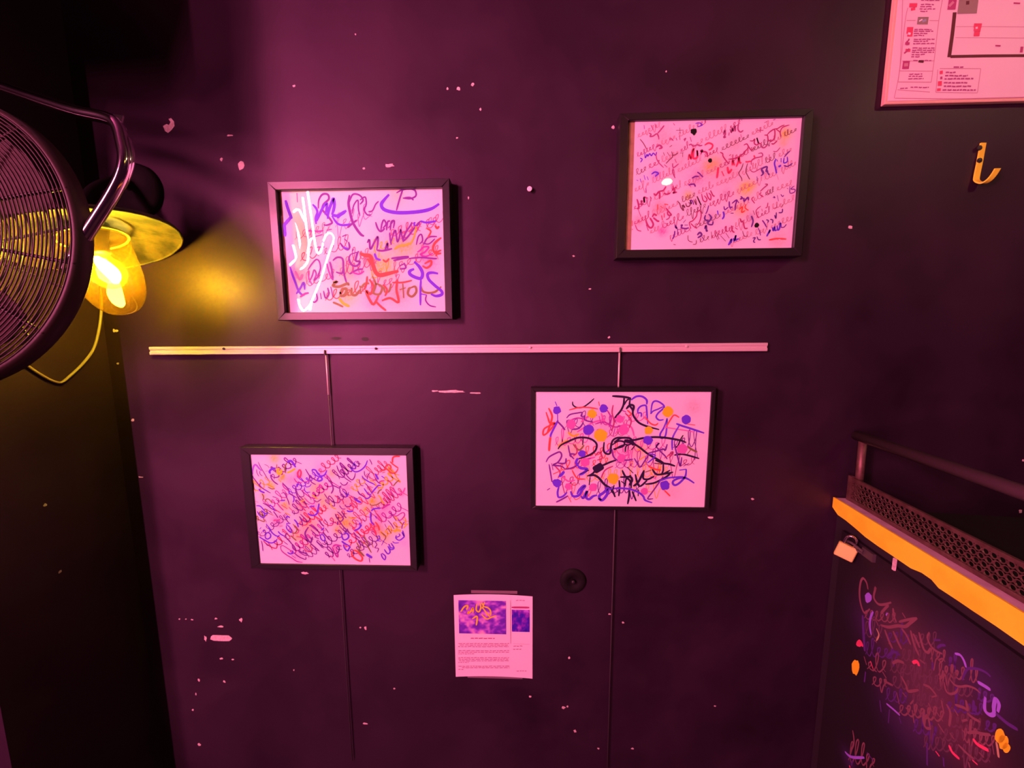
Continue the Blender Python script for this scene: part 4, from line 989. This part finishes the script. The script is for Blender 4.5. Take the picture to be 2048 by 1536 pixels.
for ln in ('T26 240,410 300,330 350,320 330,380 ; T26 360,400 350,440 400,400 430,350 430,430 ; T26 490,290 480,380 520,410 550,350 540,280 ; T26 560,270 590,320 570,360 ; T26 610,260 590,320 ; T24 580,350 640,430 690,490 ; T24 590,330 660,350 700,400 700,470 ; T26 420,520 490,480 490,560 480,620 ; T22 560,450 640,520 700,500 780,470',):
    NT += [('Y', w, p) for k, w, p in parse(ln, 890, 1170, 7.68)]
lines = [('I', 395, 765, 818, 15)]
for yy, xx0, xx1 in ((900, 205, 985), (922, 225, 985), (945, 200, 975), (1008, 205, 985), (1032, 205, 985), (1056, 205, 455), (1115, 205, 985), (1138, 205, 985), (1162, 215, 985), (1186, 205, 365), (1245, 205, 990), (1268, 260, 990), (1296, 205, 290), (937, 1050, 1200), (984, 1045, 1170), (235, 1090, 1235), (1318, 1100, 1250)):
    lines.append(('D', xx0, xx1, yy, 10))
for k, xx0, xx1, yy, w in lines:
    x = xx0
    r = random.Random(int(yy + xx0))
    while x < xx1 - 10:
        l = r.uniform(25, 75) if xx1 - xx0 > 300 else r.uniform(18, 40)
        e = min(x + l, xx1)
        NT.append((k, w / 7.68, [(890 + (x + (e - x) * q) / 7.68, 1170 + (yy + r.uniform(-3, 3)) / 7.68) for q in (0, .5, 1)]))
        x = e + r.uniform(8, 14)
NT += parse('I34 1022,342 1160,342 1295,345 ; Z7 1005,230 1005,600 1008,900 ; Z5 1050,900 1300,908', 890, 1170, 7.68)
ink_parts(notice, NT, [], lambda a, b: onY(a, b, -0.0028), -0.0028, (nx0, nx1, nz0, nz1), 1.0)
for a, b, c, d in ((400, 85, 1110, 140), (345, 1402, 1190, 1450)):
    p, q = npx(a, b), npx(c, d)
    mk('tape_strip', *box((p[0], -0.0010, q[2]), (q[0], -0.0002, p[2])), 'tape', notice)


# ------------------------------------------------------------------ evacuation plan, upper right
ex0, ez0 = onY(1768, 208, -0.012)[0] + 0.002, onY(1768, 208, -0.012)[2]
evac = thing('evacuation_plan', (ex0 + 0.3, 0, ez0), 'large white evacuation plan board in the upper right corner of the wall', 'sign')
EW, EH, ET = 0.60, 0.44, 0.012
mk('board', *cham_box((ex0, -ET + 0.001, ez0), (ex0 + EW, -0.0005, ez0 + EH), 0.001), 'board_edge', evac)
mk('printed_face', *box((ex0 + 0.006, -ET, ez0 + 0.006), (ex0 + EW - 0.006, -ET + 0.003, ez0 + EH - 0.006)), 'board_white', evac)
EV = []
EY = -ET - 0.0001
def epx(txt, ox, oy, s):
    EV.extend(parse(txt, ox, oy, s))
epx('Q18 618,435 900,430 1183,428 ; Q24 650,95 632,260 607,440 ; Z3 660,205 900,205 1183,207 ; Z3 655,290 900,291 1183,293 ; Z4 280,158 350,158 ; Z4 455,158 525,160 ; Z4 290,60 270,160 235,480 215,625 ; Z4 555,0 525,180 495,440 470,630', 1740, 0, 3.841)
epx('Z4 225,545 480,547 ; Z5 215,630 470,632 ; Z4 210,690 460,708 ; Z4 535,527 700,527 850,528 ; Z4 520,535 505,710 ; Z4 850,530 825,710 ; Z4 505,710 660,712 825,714 ; Z5 190,755 700,760 1183,762 ; Z4 185,755 230,500 250,0 ; Z4 245,470 490,468', 1740, 0, 3.841)
epx('Q18 1150,428 1450,427 1750,426 ; Q22 1745,440 1760,0 1770,-420 ; Q18 690,-420 1200,-420 1770,-420 ; Q22 668,-110 680,-260 690,-420 ; Z3 1183,207 1750,208 ; Z3 1183,293 1750,294 ; Q10 1250,-420 1240,-150 1238,-60 ; Q10 690,-150 1000,-150 ; Z4 300,-40 330,-380 560,-380', 1740, 0, 3.841)
def dashes(y, x0, x1, w=7, ink='D', seed=0):
    r = random.Random(seed + int(y * 7 + x0))
    x = x0
    while x < x1 - 6:
        e = min(x + r.uniform(16, 44), x1)
        EV.append((ink, w / 3.841, [(1740 + (x + (e - x) * q) / 3.841, (y + r.uniform(-2, 2)) / 3.841) for q in (0, .5, 1)]))
        x = e + r.uniform(4, 8)
for y, x0, x1 in ((35, 390, 490), (52, 385, 480), (70, 380, 500), (88, 385, 440), (228, 340, 470), (241, 335, 490), (258, 335, 440), (274, 335, 415), (303, 335, 495), (318, 333, 445), (336, 330, 495), (370, 325, 495), (387, 322, 495), (403, 320, 490), (420, 318, 425), (437, 315, 380), (466, 330, 470), (570, 300, 400), (588, 295, 410), (606, 292, 410), (672, 310, 450), (680, 230, 290), (558, 580, 665), (583, 575, 750), (606, 570, 795), (637, 565, 745), (664, 565, 780), (692, 555, 810), (516, 640, 715), (3, 390, 540)):
    dashes(y, x0, x1, 9 if x0 > 500 else 7)
epx('C24 300,42 360,42 ; C16 312,75 345,68 ; F44 362,160 445,160 ; W8 375,165 400,150 ; E14 400,165 430,155 ; C40 280,235 328,235 ; C26 285,265 325,265 ; W14 290,258 310,262 ; I14 290,305 300,310 ; I16 268,335 302,337 ; I12 284,315 284,348 ; C18 270,388 308,388 ; I10 260,412 300,375 ; I50 248,500 300,500 ; Z20 260,500 290,498 ; C26 795,198 855,198 ; C24 795,225 848,228 ; W12 808,218 825,214 ; C28 795,262 840,262 ; F150 680,10 760,8 830,6 ; Q22 735,25 760,22 ; I70 598,30 660,30 ; Z16 605,50 640,15 ; I9 1100,25 1150,28 ; I9 960,352 1000,354 ; I18 1165,360 1158,405 ; C20 545,545 545,570 ; I14 545,590 545,610 ; C26 535,625 533,660 ; C24 527,680 525,700 ; Q14 370,472 410,476', 1740, 0, 3.841)
ink_parts(evac, EV, [], lambda a, b: onY(a, b, EY), EY, (ex0 + 0.007, ex0 + EW - 0.008, ez0 + 0.007, ez0 + EH - 0.008), 1.0, 1.0)

# yellow coat hook
hp = onY(1957, 325, 0)
hook = thing('coat_hook', hp, 'bright yellow bent metal coat hook screwed below the evacuation plan', 'hook')
path = [onY(1960, 287, -0.002), onY(1958, 310, -0.002), onY(1956.5, 330, -0.002), onY(1953.5, 352, -0.003)]
def strip(path, w, th, wdir):
    wd = np.array(wdir, float)
    wd /= np.linalg.norm(wd)
    V, Fc = [], []
    N = len(path)
    for i, p in enumerate(path):
        t = path[min(i + 1, N - 1)] - path[max(i - 1, 0)]
        t = t / np.linalg.norm(t)
        nn = np.cross(t, wd)
        nn /= np.linalg.norm(nn)
        ww = w[i] if hasattr(w, '__len__') else w
        for a, b in ((1, 1), (-1, 1), (-1, -1), (1, -1)):
            V.append(p + wd * ww / 2 * a + nn * th / 2 * b)
    for i in range(N - 1):
        for k in range(4):
            l = (k + 1) % 4
            Fc.append([4 * i + k, 4 * i + l, 4 * i + 4 + l, 4 * i + 4 + k])
    Fc += [[0, 1, 2, 3], [4 * N - 1, 4 * N - 2, 4 * N - 3, 4 * N - 4]]
    return V, Fc
hx, hz = hp[0], hp[2]
zt, zb = onY(1960, 287, 0)[2], onY(1955, 366, -0.004)[2]
pp = [np.array([hx + 0.002, -0.0022, zt]), np.array([hx + 0.001, -0.0022, (zt + hz) / 2]), np.array([hx, -0.0022, hz]), np.array([hx - 0.003, -0.003, zb + 0.016]), np.array([hx - 0.003, -0.004, zb + 0.006]),
      np.array([hx, -0.009, zb - 0.001]), np.array([hx + 0.005, -0.013, zb - 0.003]), np.array([hx + 0.010, -0.018, zb + 0.002]), np.array([hx + 0.015, -0.021, zb + 0.012]), np.array([hx + 0.019, -0.023, zb + 0.024])]
pp = smooth_path(pp, 5)
mk('strip', *strip(pp, 0.0135, 0.003, (1, 0.12, 0.05)), 'hook', hook)
for py in (296, 321):
    c = onY(1958.5, py, -0.0038)
    mk('screw', *lathe([(0, 0), (0, 0.0058), (0.0015, 0.0054), (0.002, 0.0)], c, (0, -1, 0), 14), 'black_metal', hook)


# ------------------------------------------------------------------ yellow wall lamp in the corner
LC = np.array([-0.9259, -0.1591, 1.7580])           # centre of the shade's rim
LA = np.array([0.3237, -0.0331, -0.9456])           # along the lamp, downwards
LA /= np.linalg.norm(LA)
base_pt = onY(276, 384, 0)
lamp = thing('wall_lamp', base_pt, 'tilted yellow wall lamp with dish shade and glass jar, lit, in the corner', 'lamp')
R_ = 0.149
mk('lamp_shade', *lathe([(0.0, R_ - 0.004), (-0.002, R_), (-0.006, R_), (-0.014, 0.120), (-0.028, 0.075), (-0.040, 0.048), (-0.046, 0.040)], LC, LA, 64), 'shade_out', lamp, smooth=True)
mk('shade_lining', *lathe([(0.0005, R_ - 0.003), (-0.003, R_ - 0.008), (-0.011, 0.119), (-0.025, 0.074), (-0.036, 0.047), (-0.036, 0.0)], LC, LA, 64), 'shade_in', lamp, smooth=True)
mk('rim', *ring(LC, LA, R_ - 0.001, 0.0028, 72, 8), 'shade_in', lamp, smooth=True)
r1, r2, L0, LL = 0.0480, 0.0570, -0.0116, 0.165
# jar: open at the shade, rounded bottom
jp = [(L0, 0.050), (L0 + 0.003, 0.0550), (L0 + 0.02, 0.0560), (L0 + 0.05, 0.0560), (L0 + 0.075, 0.0560)]
for k in range(1, 13):
    q = k / 12 * math.pi / 2
    jp.append((L0 + 0.075 + 0.098 * math.sin(q), 0.0560 * math.cos(q) ** 0.8 + 0.0001))
mk('glass_jar', *lathe(jp, LC, LA, 48), 'jar', lamp, smooth=True)
mk('jar_collar', *ring(LC + LA * (L0 + 0.003), LA, 0.0562, 0.0022, 48, 8), 'brass', lamp, smooth=True)
mk('socket', *lathe([(-0.050, 0.0), (-0.050, 0.036), (-0.040, 0.040), (-0.036, 0.034), (0.002, 0.020), (0.026, 0.018), (0.026, 0.0)], LC, LA, 28), 'black_metal', lamp, smooth=True)
bulb = mk('bulb', *lathe([(0.024, 0.013), (0.034, 0.015), (0.048, 0.026), (0.066, 0.031), (0.082, 0.029), (0.096, 0.019), (0.102, 0.006), (0.1025, 0.0)], LC, LA, 28), 'bulb_glass', lamp, smooth=True)
_, s1, s2 = basis(LA)
fl = []
for k in range(11):                                   # a glowing flame-shaped filament cluster
    q = k / 10
    fl.append((0.034 + 0.056 * q, 0.0006 + 0.0145 * math.sin(math.pi * (0.10 + 0.82 * q ** 0.8)) * (0.75 + 0.35 * q)))
FV, FF = lathe(fl, LC, LA, 14)
FV = [v + s1 * 0.010 * math.sin(np.dot(v - LC, LA) * 60) for v in FV]
mk('filament', FV, FF, 'filament', lamp, smooth=True)
top = LC - LA * 0.046
neck = smooth_path([top, top - LA * 0.03, (top - LA * 0.05) * 0.6 + (base_pt + np.array([0, -0.05, 0.02])) * 0.4, base_pt + np.array([0, -0.045, 0.01]), base_pt + np.array([0, -0.012, 0])], 6)
mk('arm', *tube(neck, 0.010, 12), 'matte_black', lamp, smooth=True)
mk('wall_plate', *lathe([(0.0005, 0.066), (0.008, 0.066), (0.016, 0.060), (0.020, 0.030), (0.022, 0.0)], base_pt, (0, -1, 0), 40), 'matte_black', lamp, smooth=True)
mk('finial', *lathe([(-0.075, 0), (-0.072, 0.014), (-0.060, 0.022), (-0.046, 0.024)], LC, LA, 20), 'black_metal', lamp, smooth=True)

cab = [onX(px, py, XL + 0.004) for px, py in ((203, 560), (202, 628), (196, 668), (186, 700), (165, 728), (140, 752), (124, 764), (112, 764), (95, 757), (70, 742), (48, 726))]
cable = mk('power_cable', *tube(smooth_path(cab, 5), 0.0030, 8), 'white_cable', base=cab[1], smooth=True)
tag(cable, 'pale electric cable drooping along the corner below the yellow lamp', 'cable')


# ------------------------------------------------------------------ big fan on a chrome arm
fwd = np.array(ray(1024, 768))
fwd = fwd / np.linalg.norm(fwd)
def fpt(px, py, d):
    return atd(px, py, d)
FD = 0.645
fc = fpt(-142, 480, FD)
FR = 299.0 / F * FD
fan_base = np.array([-1.36, -0.36, 0.0])
fan = thing('cage_fan', fan_base, 'large dark wire-caged fan on a bent chrome arm, cut by the left edge', 'fan')
fa, fs, fw_ = basis(fwd)
def fan_pos(r, q, dd):
    return fc + fa * dd + r * (math.cos(q) * fs + math.sin(q) * fw_)
front = thing('front_grille', (0, 0, 0), None, None)
front.parent = fan
front.location = (fc - fan_base).tolist()
rear = thing('rear_grille', (0, 0, 0), None, None)
rear.parent = fan
rear.location = (fc - fan_base).tolist()
def dome(r, k):
    return k * (1 - (r / FR) ** 2)
nr = 40
for i in range(nr):
    r = FR * (0.20 + 0.765 * i / (nr - 1))
    mk('grille_ring', *ring(fc - fa * dome(r, 0.045), fa, r, 0.0014, 96, 5), 'fan_metal', front, smooth=True)
for i in range(9):
    r = FR * (0.30 + 0.62 * i / 8)
    mk('grille_ring', *ring(fc + fa * (0.022 + dome(r, 0.014)), fa, r, 0.0016, 80, 5), 'fan_metal', rear, smooth=True)
for k in range(12):
    q = math.radians(9.5 + 30 * k)
    pts = [fan_pos(FR * t, q, -dome(FR * t, 0.045) + 0.003) for t in (0.12, 0.35, 0.55, 0.75, 0.9, 0.985)]
    mk('grille_spoke', *tube(pts, 0.0030, 6), 'fan_metal', front, smooth=True)
    pts = [fan_pos(FR * t, q + 0.2, 0.024 + dome(FR * t, 0.014)) for t in (0.15, 0.4, 0.6, 0.8, 0.97)]
    mk('grille_spoke', *tube(pts, 0.0026, 6), 'fan_metal', rear, smooth=True)
# rim band and rounded edge
mk('rim_band', *lathe([(-0.002, FR * 0.968), (-0.003, FR * 0.972), (-0.001, FR * 0.985), (0.003, FR * 0.996), (0.010, FR), (0.024, FR), (0.028, FR * 0.985), (0.026, FR * 0.97)], fc, fa, 128), 'fan_metal', fan, smooth=True)
mk('hub_cap', *lathe([(-0.056, 0), (-0.056, FR * 0.12), (-0.050, FR * 0.19), (-0.036, FR * 0.20)], fc, fa, 40), 'fan_metal', fan, smooth=True)
mk('motor', *lathe([(-0.010, 0.0), (-0.010, 0.052), (0.030, 0.056), (0.042, 0.045), (0.045, 0.0)], fc, fa, 32), 'black_metal', fan, smooth=True)
for k, q0 in enumerate((62, 182, 302)):
    V, Fc = [], []
    nu, nv = 8, 10
    for j in range(nv + 1):
        t = j / nv
        r = FR * (0.17 + 0.68 * t)
        half = math.radians(20 + 14 * math.sin(t * math.pi * 0.62))
        for i in range(nu + 1):
            u = i / nu * 2 - 1
            V.append(fan_pos(r, math.radians(q0) + u * half + 0.15 * t, 0.002 + 0.011 * u * (1 - 0.3 * t)))
    n1 = (nu + 1) * (nv + 1)
    for v in list(V):
        V.append(v + fa * 0.0025)
    for j in range(nv):
        for i in range(nu):
            a = j * (nu + 1) + i
            Fc.append([a, a + 1, a + nu + 2, a + nu + 1])
            Fc.append([n1 + a, n1 + a + nu + 1, n1 + a + nu + 2, n1 + a + 1])
    mk('blade', V, Fc, 'fan_blade', fan, smooth=True)
TD = 0.662
arm = [fpt(-560, 60, 0.64), fpt(-330, 95, 0.645), fpt(-120, 138, 0.655), fpt(0, 172, TD), fpt(70, 196, TD), fpt(150, 222, TD), fpt(212, 236, TD), fpt(235, 252, TD), fpt(245, 285, TD), fpt(250, 318, TD), fpt(243, 352, TD), fpt(222, 393, TD), fpt(190, 443, TD), fpt(158, 492, TD), fpt(128, 540, 0.668)]
armp = smooth_path(arm, 6)
mk('arm', *tube(armp, 0.0100, 14), 'chrome', fan, smooth=True)
sl = smooth_path([fpt(251, 276, TD + .004), fpt(257, 300, TD + .004), fpt(258, 325, TD + .004), fpt(250, 352, TD + .004), fpt(240, 372, TD + .004)], 5)
mk('sleeve', *tube(sl, 0.0078, 12), 'chrome', fan, smooth=True)
wn = [fpt(228, 229, TD), fpt(247, 232, TD), fpt(244, 247, TD), fpt(239, 268, TD)]
mk('wing_screw', [p - fa * 0.0015 for p in wn] + [p + fa * 0.0015 for p in wn], [[0, 1, 2, 3], [7, 6, 5, 4]] + [[k, (k + 1) % 4, 4 + (k + 1) % 4, 4 + k] for k in range(4)], 'chrome', fan)
pole_top = arm[0]
mk('pole', *tube([(pole_top[0], pole_top[1], 0.03), (pole_top[0], pole_top[1], pole_top[2] + 0.02)], 0.014, 14), 'chrome', fan, smooth=True)
mk('base', *lathe([(0, 0.0), (0, 0.17), (0.012, 0.17), (0.026, 0.10), (0.05, 0.02), (0.06, 0.0)], (pole_top[0], pole_top[1], 0), (0, 0, 1), 40), 'black_metal', fan, smooth=True)


# ------------------------------------------------------------------ locked counter cabinet, lower right
P0 = np.array([0.8097, 0.0, 0.0])
cu = np.array([-0.12065, -0.99270, 0.0])            # along the counter, away from the wall
cn = np.array([0.99270, -0.12065, 0.0])             # into the cabinet
cz = np.array([0, 0, 1.0])
def C(t, o, z):
    return P0 + cu * t + cn * o + cz * z
def onC(px, py, o=0.0):
    d = ray(px, py)
    q = P0 + cn * o
    k = np.dot(q - CAM, cn) / np.dot(d, cn)
    p = CAM + d * k
    return np.dot(p - P0, cu), p[2]
def cbox(t0, t1, o0, o1, z0, z1):
    V = [C(t, o, z) for z in (z0, z1) for t, o in ((t0, o0), (t1, o0), (t1, o1), (t0, o1))]
    return V, [[0, 3, 2, 1], [4, 5, 6, 7], [0, 1, 5, 4], [1, 2, 6, 5], [2, 3, 7, 6], [3, 0, 4, 7]]
ZT = 1.131
TL = 0.95
t0_ = 0.082                                          # back end of the body, clear of the wall
cabinet = thing('counter_cabinet', C(0.45, 0.25, 0), 'black padlocked counter cabinet with an orange painted edge and perforated metal upstand', 'cabinet')
mk('body', *cbox(t0_, TL, 0.006, 0.55, 0.0, ZT - 0.012), 'cab', cabinet)
mk('side_filler', [C(0.003, 0.010, 0), C(t0_, 0.010, 0), C(t0_, 0.05, 0), C(0.008, 0.05, 0), C(0.003, 0.010, ZT - 0.012), C(t0_, 0.010, ZT - 0.012), C(t0_, 0.05, ZT - 0.012), C(0.008, 0.05, ZT - 0.012)], [[0, 3, 2, 1], [4, 5, 6, 7], [0, 1, 5, 4], [1, 2, 6, 5], [2, 3, 7, 6], [3, 0, 4, 7]], 'cab', cabinet)
# ledge on top, with pale front lip
mk('ledge', *cbox(0.008, TL, 0.000, 0.024, ZT - 0.012, ZT + 0.001), 'ledge', cabinet)
mk('counter_top', *cbox(0.075, TL, 0.034, 0.55, ZT - 0.011, ZT + 0.004), 'matte_black', cabinet)
# orange edge, ragged below
topp = [(0.002, ZT + 0.001), (TL, ZT + 0.001)]
botp = [onC(px, py) for px, py in ((1668, 1014), (1679, 1030), (1695, 1041), (1714.5, 1057), (1734, 1074), (1759, 1092), (1790.6, 1113), (1826, 1137), (1848, 1146), (1867.5, 1159.5), (1882, 1176.5), (1919.6, 1201), (1952, 1223), (1998, 1253), (2048, 1288))]
botp = [(max(t, 0.002), z) for t, z in botp] + [(0.6, 1.083), (0.78, 1.086), (TL, 1.084)]
V, Fc = [], []
n = len(botp)
for o in (-0.004, 0.0):
    for t, z in botp:
        V.append(C(t, o, z))
        V.append(C(t, o, ZT + 0.001))
m2 = 2 * n
for i in range(n - 1):
    a = 2 * i
    Fc += [[a, a + 2, a + 3, a + 1], [m2 + a, m2 + a + 1, m2 + a + 3, m2 + a + 2], [a, m2 + a, m2 + a + 2, a + 2], [a + 1, a + 3, m2 + a + 3, m2 + a + 1]]
Fc += [[0, 1, m2 + 1, m2], [m2 - 2, 2 * m2 - 2, 2 * m2 - 1, m2 - 1]]
edge = mk('painted_edge', V, Fc, 'orange', cabinet)
edge['label'] = 'bright orange ragged edge strip'
# perforated upstand: rows of round holes, staggered
V, Fc = [], []
z0_, z1_ = ZT + 0.006, 1.1905
pit = 0.0130
rows = 4
rh = (z1_ - z0_ - 0.006) / rows
cols = int((TL - 0.03) / pit)
nh = 8
for r in range(rows):
    for c in range(cols):
        tc = 0.022 + (c + (0.5 if r % 2 else 0.0)) * pit
        zc_ = z0_ + 0.003 + (r + 0.5) * rh
        b = len(V)
        for k in range(nh):
            q = 2 * math.pi * (k + 0.5) / nh
            ca, sa = math.cos(q), math.sin(q)
            e = 1 / max(abs(ca), abs(sa))
            lean = 0.022 + 0.0
            V.append(C(tc + pit / 2 * ca * e, lean, zc_ + rh / 2 * sa * e))
            V.append(C(tc + pit * 0.39 * ca, lean, zc_ + rh * 0.39 * sa))
            V.append(C(tc + pit * 0.39 * ca, lean + 0.002, zc_ + rh * 0.39 * sa))
        for k in range(nh):
            l = (k + 1) % nh
            Fc.append([b + 3 * k, b + 3 * l, b + 3 * l + 1, b + 3 * k + 1])
            Fc.append([b + 3 * k + 1, b + 3 * l + 1, b + 3 * l + 2, b + 3 * k + 2])
mk('perforated_upstand', V, Fc, 'mesh', cabinet)
for a, b in ((ZT + 0.001, z0_ + 0.004), (z1_ - 0.004, z1_ + 0.004)):
    mk('upstand_flange', *cbox(0.016, TL, 0.020, 0.026, a, b), 'mesh', cabinet)
mk('upstand_flange', *cbox(0.014, 0.024, 0.019, 0.027, ZT, z1_ + 0.006), 'mesh', cabinet)
# door with writing
dz0, dz1 = 0.10, 1.062
panel_bl = []
for ink, px, py, r, a in (('A', 1790, 1250, 70, .2), ('U', 1735, 1250, 50, .12), ('A', 1850, 1330, 90, .2), ('A', 1880, 1420, 80, .2), ('U', 1930, 1320, 60, .12), ('U', 1790, 1420, 60, .10), ('A', 1830, 1390, 70, .14), ('U', 1700, 1520, 22, .2), ('U', 1840, 1480, 60, .1), ('I', 1930, 1460, 60, .1), ('U', 1990, 1380, 40, .12)):
    t, z = onC(px, py)
    panel_bl.append((ink, t, z, r * 0.75 / F, a))
nxg, nzg = 70, 80
ts, zs = np.linspace(0.045, 0.90, nxg + 1), np.linspace(dz0, dz1, nzg + 1)
T_, Z_ = np.meshgrid(ts, zs)
colr = np.tile(np.array([0.012, 0.009, 0.012]), (T_.size, 1))
for ink, bt, bz, r, a in panel_bl:
    w = np.clip(a * np.exp(-((T_.ravel() - bt) ** 2 + (Z_.ravel() - bz) ** 2) / (r * r)), 0, 1)[:, None]
    colr = colr * (1 - w) + np.array(INK[ink]) * w
V = [C(t, -0.003, z) for t, z in zip(T_.ravel(), Z_.ravel())]
Fc = [[j * (nxg + 1) + i, j * (nxg + 1) + i + 1, (j + 1) * (nxg + 1) + i + 1, (j + 1) * (nxg + 1) + i] for j in range(nzg) for i in range(nxg)]
nb = len(V)
for t, z in ((0.045, dz0), (0.90, dz0), (0.90, dz1), (0.045, dz1)):
    V += [C(t, -0.003, z), C(t, 0.005, z)]
for k in range(4):
    l = (k + 1) % 4
    Fc.append([nb + 2 * k, nb + 2 * l, nb + 2 * l + 1, nb + 2 * k + 1])
colr = np.concatenate([colr, np.tile([0.012, 0.009, 0.012], (8, 1))])
door = mk('door', V, Fc, 'panel', cabinet)
at = door.data.color_attributes.new('pigment', 'FLOAT_COLOR', 'POINT')
at.data.foreach_set('color', np.concatenate([colr, np.ones((len(V), 1))], 1).ravel())
door['label'] = 'black door scrawled with violet and rose chalk writing'
geo = {}
for i, (ink, w, pts) in enumerate(PANEL):
    P = [onC(a, b) for a, b in smooth_path(pts, 5)]
    dep = np.linalg.norm(C(P[0][0], 0, P[0][1]) - CAM)
    rv, rf = ribbon([(t, z) for t, z in P], max(w, 1.6) * 1.15 * dep * 0.72 / F, 0)
    oo = -0.0032 - i * 3e-6
    geo.setdefault(ink, []).append(([C(v[0], oo, v[2]) for v in rv], rf))
for ink, px, py, rx, ry in (('L', 1740.5, 1195.5, 7, 10.5), ('Y', 1715, 1335, 8, 16), ('Y', 2006, 1473, 11, 15), ('Y', 2013, 1485, 11, 15), ('Y', 2019, 1496, 8, 10), ('C', 1722, 1289, 6, 5)):
    rr = random.Random(int(px))
    pts = [onC(px + rx * (1 + rr.uniform(-.15, .1)) * math.cos(2 * math.pi * k / 14), py + ry * (1 + rr.uniform(-.15, .1)) * math.sin(2 * math.pi * k / 14)) for k in range(14)]
    geo.setdefault(ink, []).append(([C(t, -0.0042, z) for t, z in pts], [list(range(14))]))
for ink, g in geo.items():
    o = mk('chalk_strokes', *join(*g), 'ink_' + ink, door)
    o['kind'] = 'stuff'
# a smear of light paint under the edge
t_, z_ = onC(1794, 1128)
mk('paint_drip', *cbox(t_ - 0.003, t_ + 0.003, -0.0065, -0.0028, z_ - 0.014, z_ + 0.012), 'plaster', cabinet)

# hasp and padlock
hasp = mk('hasp', *join(cbox(onC(1750, 1095)[0] - 0.022, onC(1750, 1095)[0] + 0.010, -0.010, -0.003, 1.043, 1.062), tube(smooth_path([C(onC(1740, 1085)[0], -0.012, 1.054), C(onC(1722, 1072)[0], -0.020, 1.060), C(onC(1712, 1068)[0], -0.022, 1.054), C(onC(1722, 1078)[0], -0.016, 1.048), C(onC(1738, 1090)[0], -0.010, 1.048)], 5), 0.0028, 8)), 'rod', cabinet)
tl, zl = onC(1697, 1092, -0.024)
pl = thing('padlock', C(tl, -0.024, zl - 0.036), 'small brass padlock hanging from the hasp under the orange edge', 'padlock')
ang = math.radians(-14)
pc = C(tl, -0.024, zl)
vd = pc - CAM
wx = np.array([vd[1], -vd[0], 0.0])
wx /= np.linalg.norm(wx)                              # the lock has swung round to face into the room
wn_ = np.cross(wx, cz)
def PLk(a, b, o):
    a, b = a * math.cos(ang) - b * math.sin(ang), a * math.sin(ang) + b * math.cos(ang)
    return pc + wx * a + cz * b + wn_ * o
bv, bf = cham_box((-0.018, -0.034, -0.006), (0.018, 0.002, 0.006), 0.002)
mk('lock_body', [PLk(x, z, y) for x, z, y in [(v[0], v[1], v[2]) for v in bv]], bf, 'brass', pl)
sh = smooth_path([(-0.010, 0.000), (-0.010, 0.012), (-0.009, 0.020), (-0.004, 0.0255), (0.004, 0.0255), (0.009, 0.020), (0.010, 0.012), (0.010, 0.000)], 4)
mk('shackle', *tube([PLk(p[0], p[1], 0) for p in sh], 0.0026, 8), 'chrome', pl, smooth=True)
mk('keyway', *tube([PLk(0, -0.0342, 0), PLk(0, -0.0355, 0)], 0.003, 10), 'black_metal', pl)

# handrail above the counter
mk('handrail', *tube([C(0.012, 0.030, 1.300), C(TL, 0.030, 1.300)], 0.0125, 16), 'handrail', cabinet, smooth=True)
mk('handrail_post', *tube([C(0.030, 0.034, ZT), C(0.030, 0.032, 1.294)], 0.0085, 12), 'mesh', cabinet, smooth=True)
mk('handrail_post', *tube([C(0.86, 0.040, ZT + 0.004), C(0.86, 0.032, 1.294)], 0.0085, 12), 'mesh', cabinet, smooth=True)
mk('post_foot', *cbox(0.014, 0.046, 0.026, 0.050, ZT + 0.0005, ZT + 0.006), 'mesh', cabinet)
